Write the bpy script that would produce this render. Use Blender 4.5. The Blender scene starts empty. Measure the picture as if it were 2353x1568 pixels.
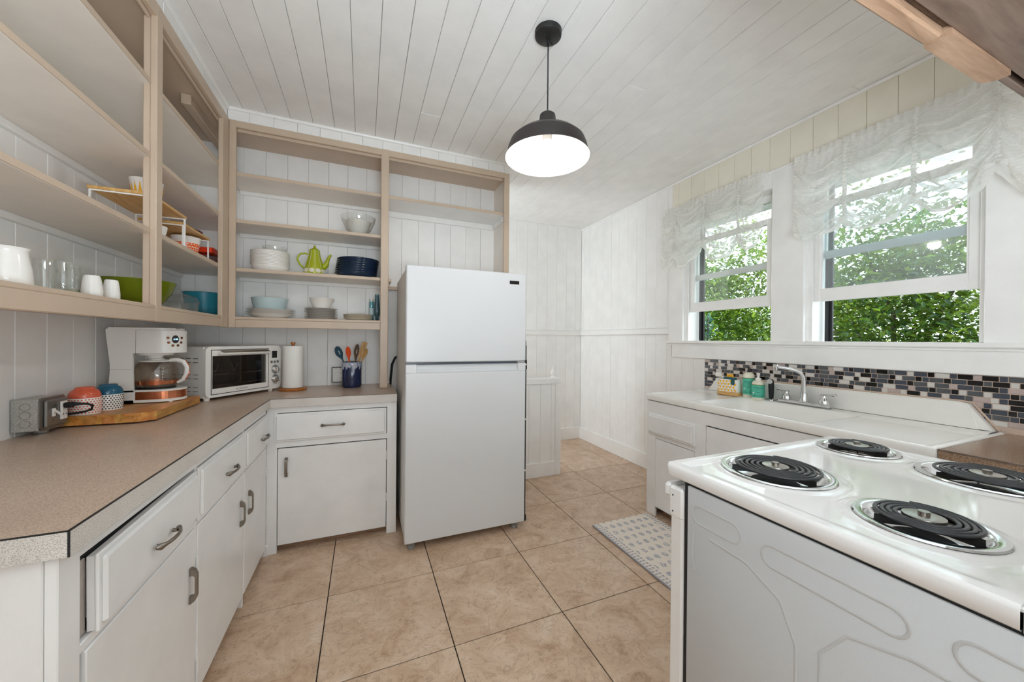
import bpy, math, random
from mathutils import Vector, Matrix
random.seed(7)
PI = math.pi
SC = bpy.context.scene
COL = SC.collection

# ---------------------------------------------------------------- camera, sky, lights, exposure
_R = Vector((0.92531342, -0.37910731, 0.00852818)); _U = Vector((-0.00660941, 0.00636244, 0.99995792)); _F = Vector((0.37914562, 0.92533084, -0.00338157))
cam_d = bpy.data.cameras.new('camera'); cam = bpy.data.objects.new('camera', cam_d); COL.objects.link(cam)
cam.matrix_world = Matrix(((_R.x, _U.x, -_F.x, 0.15491), (_R.y, _U.y, -_F.y, -0.95684), (_R.z, _U.z, -_F.z, 1.27058), (0, 0, 0, 1)))
cam_d.sensor_fit = 'HORIZONTAL'; cam_d.sensor_width = 36.0; cam_d.lens = 830.85 / 2353 * 36.0
cam_d.clip_start = 0.02; cam_d.clip_end = 200
SC.camera = cam

world = bpy.data.worlds.new('sky'); SC.world = world; world.use_nodes = True
_bg = world.node_tree.nodes['Background']; _bg.inputs['Color'].default_value = (0.80, 0.91, 1.0, 1); _bg.inputs['Strength'].default_value = 5.6

def light(name, kind, loc, energy, color=(1, 1, 1), rot=(0, 0, 0), **kw):
    d = bpy.data.lights.new(name, kind); d.energy = energy; d.color = color
    for k, v in kw.items(): setattr(d, k, v)
    o = bpy.data.objects.new(name, d); COL.objects.link(o); o.location = loc; o.rotation_euler = rot
    return o
_s = light('sun', 'SUN', (0, 0, 8), 3.2, (1.0, 0.95, 0.84), angle=0.01)
_s.rotation_euler = Vector((0.25, -0.55, -0.8)).to_track_quat('-Z', 'Y').to_euler()
# unseen fill lamps added behind the camera and beyond the back partition
light('rear_fill', 'AREA', (1.0, -2.5, 1.55), 12, (0.80, 0.91, 1.0), (PI / 2, 0, 0), shape='RECTANGLE', size=2.4, size_y=1.7)  # added soft fill in front of the closed rear wall
light('ceiling_fill', 'AREA', (0.35, -1.55, 1.15), 62, (0.78, 0.90, 1.0), (PI - 0.20, 0.12, 0), shape='DISK', size=0.9)  # added uplight out of view that brightens the ceiling
light('far_room_fill', 'AREA', (-0.6, 2.62, 1.6), 28, (0.80, 0.91, 1.0), (0, -PI / 2, 0), shape='RECTANGLE', size=1.6, size_y=0.7)  # fill lamp added to brighten the far room
for _y, _w in ((1.04, 0.75), (0.09, 0.72)):
    p = light('window_portal', 'AREA', (2.93, _y, 1.8), 1, (1, 1, 1), (0, PI / 2, 0), shape='RECTANGLE', size=1.08, size_y=_w)
    p.data.cycles.is_portal = True
SC.view_settings.view_transform = 'Standard'; SC.view_settings.look = 'None'
SC.view_settings.exposure = 0.06; SC.view_settings.gamma = 1.0; SC.view_settings.use_curve_mapping = False
SC.cycles.use_denoising = True
SC.cycles.max_bounces = 10; SC.cycles.diffuse_bounces = 8; SC.cycles.transparent_max_bounces = 24
SC.cycles.caustics_reflective = False; SC.cycles.caustics_refractive = False
SC.cycles.sample_clamp_indirect = 6.0

# ---------------------------------------------------------------- materials
def S(h):
    h = h.lstrip('#'); c = [int(h[i:i + 2], 16) / 255 for i in (0, 2, 4)]
    return tuple(x / 12.92 if x <= 0.04045 else ((x + 0.055) / 1.055) ** 2.4 for x in c) + (1,)
class NT:
    def __init__(s, name):
        s.m = bpy.data.materials.new(name); s.m.use_nodes = True; s.t = s.m.node_tree; s.n = s.t.nodes
        s.b = s.n['Principled BSDF']; s.out = s.n['Material Output']
    def add(s, typ, **kw):
        n = s.n.new(typ)
        for k, v in kw.items():
            if k in n.inputs: n.inputs[k].default_value = v
            else: setattr(n, k, v)
        return n
    def link(s, a, b): s.t.links.new(a, b)
    def coords(s, scale=(1, 1, 1), which='Object', rnd=False, rot=(0, 0, 0)):
        tc = s.add('ShaderNodeTexCoord'); mp = s.add('ShaderNodeMapping'); mp.inputs['Scale'].default_value = scale; mp.inputs['Rotation'].default_value = rot
        s.link(tc.outputs[which], mp.inputs['Vector'])
        if rnd:
            oi = s.add('ShaderNodeObjectInfo'); mul = s.add('ShaderNodeMath', operation='MULTIPLY'); mul.inputs[1].default_value = 57.0
            s.link(oi.outputs['Random'], mul.inputs[0]); s.link(mul.outputs[0], mp.inputs['Location'])
        return mp.outputs['Vector']
    def noise(s, vec, scale, detail=4, rough=0.55, dist=0.0):
        n = s.add('ShaderNodeTexNoise'); n.inputs['Scale'].default_value = scale; n.inputs['Detail'].default_value = detail
        n.inputs['Roughness'].default_value = rough; n.inputs['Distortion'].default_value = dist
        s.link(vec, n.inputs['Vector']); return n.outputs['Fac']
    def ramp(s, fac, stops):
        r = s.add('ShaderNodeValToRGB'); e = r.color_ramp.elements
        while len(e) < len(stops): e.new(0.5)
        for i, (p, c) in enumerate(stops): e[i].position = p; e[i].color = c
        s.link(fac, r.inputs['Fac']); return r.outputs['Color']
    def mix(s, a, b, fac, mode='MIX'):
        m = s.add('ShaderNodeMix', data_type='RGBA', blend_type=mode)
        for i, v in ((0, fac), (6, a), (7, b)):
            if hasattr(v, 'is_linked'): s.link(v, m.inputs[i])
            else: m.inputs[i].default_value = v
        return m.outputs[2]
    def bump(s, h, strength=0.2, dist=0.002):
        b = s.add('ShaderNodeBump'); b.inputs['Strength'].default_value = strength; b.inputs['Distance'].default_value = dist
        s.link(h, b.inputs['Height']); s.link(b.outputs['Normal'], s.b.inputs['Normal'])
    def base(s, c, rough=0.5, metal=0.0, **kw):
        if hasattr(c, 'is_linked'): s.link(c, s.b.inputs['Base Color'])
        else: s.b.inputs['Base Color'].default_value = c
        s.b.inputs['Roughness'].default_value = rough; s.b.inputs['Metallic'].default_value = metal
        for k, v in kw.items(): s.b.inputs[k].default_value = v
        return s.m
def plain(name, hexc, rough=0.5, metal=0.0, var=0.04, scale=30, bump=0.0, **kw):
    n = NT(name); v = n.coords(); f = n.noise(v, scale, 3); c = S(hexc)
    lo = tuple(x * (1 - var) for x in c[:3]) + (1,); hi = tuple(min(1, x * (1 + var)) for x in c[:3]) + (1,)
    col = n.ramp(f, [(0.3, lo), (0.7, hi)])
    if bump: n.bump(n.noise(v, scale * 3, 4), bump, 0.002)
    return n.base(col, rough, metal, **kw)
def paint(name, hexc, rough=0.45, bump=0.12, chips=False, cracks=False):
    n = NT(name); v = n.coords(rnd=True); c = S(hexc)
    f = n.noise(v, 6, 5)
    lo = tuple(x * 0.95 for x in c[:3]) + (1,); hi = tuple(min(1, x * 1.03) for x in c[:3]) + (1,)
    col = n.ramp(f, [(0.3, lo), (0.7, hi)])
    if chips:
        w = n.noise(v, 38, 2, 0.6); col = n.mix(col, S('#6b5a4c'), n.ramp(w, [(0.765, (0, 0, 0, 1)), (0.785, (1, 1, 1, 1))]))
    h = n.noise(n.coords((1, 1, 0.12) if not cracks else (1, 0.1, 1)), 90, 4)
    if cracks:
        vo = n.add('ShaderNodeTexVoronoi', feature='DISTANCE_TO_EDGE'); vo.inputs['Scale'].default_value = 9
        vv = n.coords((1, 0.35, 1), rnd=True); nz = n.add('ShaderNodeTexNoise'); nz.inputs['Scale'].default_value = 7; n.link(vv, nz.inputs['Vector'])
        mx = n.add('ShaderNodeVectorMath', operation='ADD'); n.link(vv, mx.inputs[0]); n.link(nz.outputs['Color'], mx.inputs[1]); n.link(mx.outputs[0], vo.inputs['Vector'])
        cr = n.ramp(vo.outputs['Distance'], [(0.0, (0, 0, 0, 1)), (0.012, (1, 1, 1, 1))])
        am = n.add('ShaderNodeMath', operation='ADD'); n.link(cr, am.inputs[0]); n.link(h, am.inputs[1]); h = am.outputs[0]
    n.bump(h, bump, 0.0015)
    return n.base(col, rough)
M = {}
M['white'] = paint('white_wall_paint', '#efedea')
M['ceil'] = paint('white_ceiling_paint', '#efedea', 0.5, 0.22, cracks=True)
M['trim'] = paint('white_trim_gloss', '#f0eeeb', 0.32, 0.10)
M['cream'] = paint('cream_wall_paint', '#e8e2d2', 0.45, 0.18)
M['cab'] = paint('white_cabinet_paint', '#ecebea', 0.30, 0.10)
M['cabchip'] = paint('worn_white_paint', '#e9e7e5', 0.32, 0.16, chips=True)
M['tan'] = paint('tan_cabinet_paint', '#c8b39d', 0.38, 0.10)
M['shelfw'] = paint('shelf_paint', '#ebe3da', 0.45, 0.10)
M['grime'] = plain('joint_dust', '#a8a39b', 0.9)  # grimy grey backing that shows in the plank joints
M['black'] = plain('black_plastic', '#17171a', 0.4)
M['blackm'] = plain('black_satin_metal', '#1c1a19', 0.45)
M['chrome'] = plain('polished_chrome', '#d9d9d9', 0.12, 1.0, 0.02)
M['steel'] = plain('brushed_nickel', '#a8a29a', 0.28, 1.0, 0.05)
M['pull'] = plain('aged_nickel_pull', '#938b82', 0.3, 1.0, 0.1)
M['galv'] = None
M['appl'] = plain('white_appliance_enamel', '#e8e6e4', 0.07, 0, 0.01, 200, 0.0)
M['fridge'] = plain('white_fridge_skin', '#d4d5d6', 0.28, 0, 0.01, 400, 0.05)
M['fridgeside'] = plain('fridge_cabinet_grey_white', '#dcdad6', 0.4, 0, 0.02, 400, 0.05)
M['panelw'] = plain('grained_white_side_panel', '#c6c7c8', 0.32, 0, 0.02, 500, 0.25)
M['jamb'] = plain('unpainted_grey_jamb', '#b3aaa2', 0.7, 0, 0.15, 20)
M['darkbox'] = plain('dull_dark_steel_box', '#6a6663', 0.5, 0.3)
M['porc'] = plain('white_porcelain', '#efede8', 0.12, 0, 0.01)
M['ceram'] = plain('white_ceramic', '#eeeae4', 0.15, 0, 0.01)
M['cream_cer'] = plain('cream_ceramic', '#e4dac8', 0.2, 0, 0.02)
M['navy'] = plain('navy_ceramic', '#1e3048', 0.2, 0, 0.05)
M['paleblue'] = plain('pale_blue_ceramic', '#b9cccd', 0.2, 0, 0.02)
M['green'] = plain('lime_green_glaze', '#a5ae1c', 0.12, 0, 0.06, 14)
M['olive'] = plain('olive_green_glaze', '#66720a', 0.12, 0, 0.08, 10)
M['teal'] = plain('teal_plastic', '#1f7f93', 0.35, 0, 0.03)
M['red'] = plain('red_enamel', '#d83a1c', 0.2)
M['orange'] = plain('orange_enamel', '#f0661c', 0.25)
M['yellow'] = plain('yellow_print', '#f2b21c', 0.3)
M['coral'] = plain('coral_glaze', '#dd6446', 0.14)
M['cupblue'] = plain('deep_blue_glaze', '#1d5c78', 0.14)
M['purple'] = plain('purple_plastic', '#6d3a58', 0.4)
M['copper'] = plain('copper_band', '#d98a66', 0.16, 1.0, 0.1)
M['rubber'] = plain('black_rubber', '#1b1b1c', 0.7)
M['slate'] = plain('slate_grey_glass', '#454b55', 0.12, 0, 0.06)
M['slate2'] = plain('charcoal_stone', '#55575a', 0.2, 0, 0.1)
M['blacktile'] = plain('black_glass_tile', '#101012', 0.08)
M['whitetile'] = plain('white_glass_tile', '#d3cec8', 0.12, 0, 0.03)
M['pinktile'] = plain('silver_pink_stone', '#b9a8a2', 0.15, 0, 0.06)
M['grout'] = plain('pinkish_grout', '#cdb6a4', 0.9, 0, 0.08, 200)
M['label'] = plain('mint_green_label', '#4fb79b', 0.45, 0, 0.03)
M['soapbody'] = plain('milky_soap_plastic', '#e2dcc8', 0.3, 0, 0.02)
M['ink'] = plain('dark_ink', '#232523', 0.6)
M['inkgrey'] = plain('grey_ink', '#8d8a86', 0.6)
M['lcd'] = plain('dark_screen', '#23211f', 0.15)
M['paperw'] = None

def glass(name, tint=(0.97, 0.98, 0.97, 1), haze=0.0, ior=1.45):
    n = NT(name); n.n.remove(n.b)
    tr = n.add('ShaderNodeBsdfTransparent'); tr.inputs['Color'].default_value = tint
    gl = n.add('ShaderNodeBsdfGlossy'); gl.inputs['Roughness'].default_value = 0.03
    lw = n.add('ShaderNodeLayerWeight'); pw = n.add('ShaderNodeMath', operation='POWER'); pw.inputs[1].default_value = 4.0; n.link(lw.outputs['Facing'], pw.inputs[0])
    fr = n.add('ShaderNodeMath', operation='MULTIPLY_ADD'); fr.inputs[1].default_value = 0.75; fr.inputs[2].default_value = 0.045 if ior < 1.48 else 0.06; n.link(pw.outputs[0], fr.inputs[0])
    mx = n.add('ShaderNodeMixShader'); n.link(fr.outputs[0], mx.inputs[0]); n.link(tr.outputs[0], mx.inputs[1]); n.link(gl.outputs[0], mx.inputs[2])
    last = mx.outputs[0]
    if haze:
        df = n.add('ShaderNodeBsdfDiffuse'); df.inputs['Color'].default_value = (0.8, 0.82, 0.82, 1)
        v = n.coords(); f = n.ramp(n.noise(v, 3, 4), [(0.3, (haze * 0.6,) * 3 + (1,)), (0.7, (haze * 1.3,) * 3 + (1,))])
        m2 = n.add('ShaderNodeMixShader'); n.link(f, m2.inputs[0]); n.link(last, m2.inputs[1]); n.link(df.outputs[0], m2.inputs[2]); last = m2.outputs[0]
    n.link(last, n.out.inputs['Surface']); return n.m
M['pane'] = glass('window_glass', (0.88, 0.93, 0.94, 1), 0.15)
M['paneclear'] = glass('clear_window_glass', (0.95, 0.97, 0.96, 1), 0.03)
M['jar'] = glass('clear_jar_glass', (0.965, 0.97, 0.96, 1), 0.03, 1.5)
M['ovenglass'] = glass('oven_door_glass', (0.72, 0.70, 0.67, 1), 0.0, 1.5)
M['carafe'] = glass('coffee_carafe_glass', (0.86, 0.80, 0.73, 1), 0.04, 1.5)
M['tealglass'] = glass('teal_glass', (0.12, 0.60, 0.68, 1), 0.08, 1.5)

def emit(name, col, strength):
    n = NT(name); n.b.inputs['Emission Color'].default_value = col; n.b.inputs['Emission Strength'].default_value = strength
    n.b.inputs['Base Color'].default_value = (0.8, 0.8, 0.8, 1); return n.m
M['bulb'] = emit('lit_bulb', (1, 0.95, 0.88, 1), 6)
M['digits'] = emit('lit_blue_digits', (0.35, 0.7, 1, 1), 2.2)

def floor_tile():
    n = NT('travertine_floor_tile'); v = n.coords(rnd=True)
    f = n.noise(v, 6.5, 9, 0.70, 0.9)
    col = n.ramp(f, [(0.28, S('#a48468')), (0.42, S('#bfa186')), (0.55, S('#ceb399')), (0.75, S('#dcc8b3'))])
    g = n.noise(v, 15, 10, 0.74, 2.8)
    col = n.mix(col, S('#6f5037'), n.ramp(g, [(0.40, (0, 0, 0, 1)), (0.425, (0.6,) * 3 + (1,)), (0.45, (0, 0, 0, 1))]))
    col = n.mix(col, S('#7c5a3c'), n.ramp(g, [(0.26, (0.5,) * 3 + (1,)), (0.40, (0, 0, 0, 1))]))
    col = n.mix(col, S('#dcc6ad'), n.ramp(n.noise(v, 34, 6, 0.6, 1.0), [(0.6, (0, 0, 0, 1)), (0.78, (0.5,) * 3 + (1,))]))
    n.bump(g, 0.08, 0.001); return n.base(col, 0.33)
M['tile'] = floor_tile()
M['floorgrout'] = plain('dark_floor_grout', '#1e1612', 0.9)
def laminate(name, a, b, c, rough=0.3, sc=420):
    n = NT(name); v = n.coords()
    f = n.noise(v, sc, 2, 0.5); col = n.ramp(f, [(0.36, S(a)), (0.5, S(b)), (0.66, S(c))])
    col = n.mix(col, S('#8a7462'), n.ramp(n.noise(v, 3.2, 5, 0.6), [(0.45, (0, 0, 0, 1)), (0.8, (0.35,) * 3 + (1,))]))
    return n.base(col, rough)
M['lam'] = laminate('tan_speckled_laminate', '#aa917d', '#c8b09b', '#d8c2b0')
M['lamedge'] = laminate('pale_speckled_edge', '#b0a79d', '#d8d3cd', '#e4e0da', 0.3, 520)
M['lam2'] = laminate('brown_stone_laminate', '#6d5240', '#93775f', '#a98e75', 0.2)
def wood(name, a, b, c, axis='x', scale=1.0, rough=0.4, strip=False):
    n = NT(name); sc = {'x': (1.5, 14, 14), 'y': (14, 1.5, 14), 'z': (14, 14, 1.5)}[axis]
    v = n.coords(tuple(q * scale for q in sc)); f = n.noise(v, 3, 6, 0.6, 0.6)
    col = n.ramp(f, [(0.3, S(a)), (0.5, S(b)), (0.7, S(c))])
    if strip:
        vo = n.add('ShaderNodeTexVoronoi'); vo.inputs['Scale'].default_value = 1.0
        n.link(n.coords((26, 3.2, 26)), vo.inputs['Vector']); col = n.mix(col, vo.outputs['Color'], 0.16, 'OVERLAY')
    n.bump(f, 0.05, 0.001); return n.base(col, rough)
M['board'] = wood('butcher_block_wood', '#a8662c', '#c98642', '#dba15c', 'y', 1, 0.35, True)
M['bamboo'] = wood('bamboo_board', '#b98a4c', '#cfa262', '#ddb67a', 'y', 1.6)
M['acacia'] = wood('reddish_wood', '#8a4a18', '#a8611f', '#bd7a34', 'x', 2)
M['utwood'] = wood('spatula_wood', '#8f6a38', '#b58a4c', '#cfa45e', 'z', 2)
M['darkwood'] = wood('dark_spoon_wood', '#3c2c24', '#54402f', '#6a513c', 'z', 2)
M['hood'] = wood('mauve_brown_stained_wood', '#574438', '#6b574a', '#7a6658', 'x', 1, 0.5)
M['strip'] = wood('raw_wood_strip', '#866850', '#9c7c63', '#ad8e74', 'x', 1.5, 0.5)
M['bark'] = wood('tree_bark', '#3d342b', '#5c5044', '#7a6c5c', 'z', 2, 0.8)
def galv():
    n = NT('galvanised_steel'); vo = n.add('ShaderNodeTexVoronoi'); vo.inputs['Scale'].default_value = 330; n.link(n.coords(), vo.inputs['Vector'])
    col = n.ramp(vo.outputs['Distance'], [(0.1, S('#a3a3a0')), (0.7, S('#c9c8c4'))]); return n.base(col, 0.38, 0.85)
M['galv'] = galv()
def paper():
    n = NT('embossed_paper_towel'); v = n.coords((1, 1, 1)); vo = n.add('ShaderNodeTexVoronoi'); vo.inputs['Scale'].default_value = 190; n.link(v, vo.inputs['Vector'])
    n.bump(vo.outputs['Distance'], 0.5, 0.002); return n.base(S('#f1efea'), 0.9)
M['paperw'] = paper()
def sheer(name, fac, col='#fbfaf7'):
    n = NT(name); n.n.remove(n.b)
    df = n.add('ShaderNodeBsdfDiffuse'); df.inputs['Color'].default_value = S(col)
    tl = n.add('ShaderNodeBsdfTranslucent'); tl.inputs['Color'].default_value = S(col)
    tr = n.add('ShaderNodeBsdfTransparent'); tr.inputs['Color'].default_value = (0.97, 0.97, 0.96, 1)
    m1 = n.add('ShaderNodeMixShader'); m1.inputs[0].default_value = 0.55; n.link(df.outputs[0], m1.inputs[1]); n.link(tl.outputs[0], m1.inputs[2])
    v = n.coords((1, 1, 1)); f = n.ramp(n.noise(n.coords((1, 40, 600)), 1, 3), [(0.3, (fac - 0.12,) * 3 + (1,)), (0.7, (fac + 0.12,) * 3 + (1,))])
    m2 = n.add('ShaderNodeMixShader'); n.link(f, m2.inputs[0]); n.link(m1.outputs[0], m2.inputs[1]); n.link(tr.outputs[0], m2.inputs[2])
    n.link(m2.outputs[0], n.out.inputs['Surface']); return n.m
M['sheer'] = sheer('sheer_white_voile', 0.40)
M['pleat'] = sheer('folded_white_voile', 0.30)
M['voile'] = sheer('gathered_white_voile', 0.16)
def leafm(name, a, b, c):
    n = NT(name); n.n.remove(n.b); g = n.add('ShaderNodeNewGeometry')
    col = n.ramp(g.outputs['Random Per Island'], [(0.0, S(a)), (0.55, S(b)), (1.0, S(c))])
    df = n.add('ShaderNodeBsdfPrincipled'); df.inputs['Roughness'].default_value = 0.3; n.link(col, df.inputs['Base Color'])
    tl = n.add('ShaderNodeBsdfTranslucent'); n.link(n.mix(col, S('#c8e03a'), 0.35), tl.inputs['Color'])
    m1 = n.add('ShaderNodeMixShader'); m1.inputs[0].default_value = 0.4; n.link(df.outputs[0], m1.inputs[1]); n.link(tl.outputs[0], m1.inputs[2])
    n.link(m1.outputs[0], n.out.inputs['Surface']); return n.m
M['leaf'] = leafm('broad_green_leaves', '#1e3d20', '#35642c', '#86a63a')
M['leaf2'] = leafm('dark_glossy_leaves', '#15301f', '#264c30', '#5c8838')
M['tealleaf'] = leafm('blue_green_leaves', '#1e5568', '#2f7488', '#4b93a3')
M['soil'] = plain('garden_soil', '#4a4a34', 0.9, 0, 0.2, 5)
M['siding'] = plain('outside_white_siding', '#dcdcd8', 0.6)

M['coil'] = plain('black_coil_enamel', '#2b2c2f', 0.32, 0, 0.03)
def matprint():
    n = NT('printed_mat_fabric'); v = n.coords(); w = n.noise(v, 400, 2); col = n.ramp(w, [(0.3, S('#e3d8cb')), (0.7, S('#ede4d9'))])
    sep = n.add('ShaderNodeSeparateXYZ'); n.link(v, sep.inputs[0])
    def mth(op, a, b=None):
        m = n.add('ShaderNodeMath', operation=op)
        for i, q in enumerate((a, b)):
            if q is None: continue
            if hasattr(q, 'is_linked'): n.link(q, m.inputs[i])
            else: m.inputs[i].default_value = q
        return m.outputs[0]
    X, Y = sep.outputs[0], sep.outputs[1]
    blue = S('#8d93a3')
    px, py = 0.058, 0.075
    row = mth('FLOOR', mth('DIVIDE', mth('ADD', Y, 1.0), py)); off = mth('MULTIPLY', mth('MODULO', row, 2.0), px / 2)
    fx = mth('SUBTRACT', mth('MODULO', mth('ADD', mth('ADD', X, 1.0), off), px), px / 2); fy = mth('SUBTRACT', mth('MODULO', mth('ADD', Y, 1.0), py), py / 2)
    nz = n.noise(v, 110, 3, 0.6)
    r = mth('SQRT', mth('ADD', mth('POWER', mth('MULTIPLY', fx, 1.0), 2.0), mth('POWER', mth('MULTIPLY', fy, 0.8), 2.0)))
    flower = mth('LESS_THAN', mth('ADD', r, mth('MULTIPLY', nz, 0.022)), 0.0285)
    holes = mth('GREATER_THAN', n.noise(v, 190, 2), 0.47)
    inner = mth('LESS_THAN', mth('ABSOLUTE', X), 0.185)
    f1 = mth('MULTIPLY', mth('MULTIPLY', flower, holes), inner)
    ax = mth('ABSOLUTE', X); band = mth('MULTIPLY', mth('GREATER_THAN', ax, 0.195), mth('LESS_THAN', ax, 0.236))
    wav = mth('GREATER_THAN', mth('SINE', mth('MULTIPLY', Y, 260.0)), -0.35); gapb = mth('GREATER_THAN', mth('ABSOLUTE', mth('SUBTRACT', ax, 0.2155)), 0.003)
    f2 = mth('MULTIPLY', mth('MULTIPLY', mth('MULTIPLY', band, wav), gapb), mth('GREATER_THAN', n.noise(v, 220, 2), 0.43))
    col = n.mix(col, blue, mth('MULTIPLY', mth('MAXIMUM', f1, f2), 0.85))
    edge = mth('GREATER_THAN', ax, 0.2385); col = n.mix(col, S('#a3a3ab'), edge)
    n.bump(w, 0.3, 0.002); return n.base(col, 0.85)
M['mat'] = matprint()

M['shadeout'] = plain('black_lamp_enamel', '#2b2423', 0.42)
M['shadein'] = plain('white_lamp_lining', '#b8b5b0', 0.5)
M['maker'] = plain('white_matt_plastic', '#e9e6e0', 0.35, 0, 0.01)
M['bronze'] = plain('bronze_button', '#8a5a3c', 0.3, 0.8)
M['coffee'] = plain('coffee_residue', '#4a2a18', 0.2)
M['cavity'] = plain('dark_oven_cavity', '#57524e', 0.28, 0.75)
M['tealspoon'] = plain('dark_teal_silicone', '#274a5c', 0.45)
M['orangeut'] = plain('orange_silicone', '#e5501c', 0.45)
M['tealwax'] = plain('teal_wax', '#3aa7b8', 0.4)
M['galvcover'] = plain('pressed_steel_cover', '#8f8e8b', 0.35, 0.8, 0.05)
M['galvwhite'] = plain('speckled_white_cover', '#d8d5d0', 0.4, 0, 0.08, 60)
M['amber'] = glass('amber_dish_glass', (0.55, 0.3, 0.2, 1), 0.1, 1.5)
M['bowlreflect'] = glass('olive_bowl_reflection', (0.72, 0.70, 0.22, 1), 0.25, 1.5)  # olive tint that imitates the green bowl mirrored in the jar
def crockm():
    n = NT('dark_blue_crock_glaze'); f = n.noise(n.coords((1, 1, 0.3)), 30, 4); return n.base(n.ramp(f, [(0.3, S('#17203a')), (0.6, S('#222c4e')), (0.8, S('#2f3d66'))]), 0.14)
M['crock'] = crockm()
def glazem():
    n = NT('pale_drip_glaze'); f = n.noise(n.coords((1, 1, 0.35)), 70, 5, 0.7); return n.base(n.ramp(f, [(0.34, S('#56719c')), (0.5, S('#a3a9b8')), (0.7, S('#c9c3c4'))]), 0.15)
M['glaze'] = glazem()
def darkrim():
    n = NT('white_plate_with_dark_rim'); tc = n.add('ShaderNodeTexCoord'); sp = n.add('ShaderNodeSeparateXYZ'); n.link(tc.outputs['Object'], sp.inputs[0])
    return n.base(n.mix(S('#ece7e0'), S('#6f625a'), n.ramp(sp.outputs[2], [(0.0100, (0, 0, 0, 1)), (0.0102, (1, 1, 1, 1))])), 0.15)
M['darkrim'] = darkrim()

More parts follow.
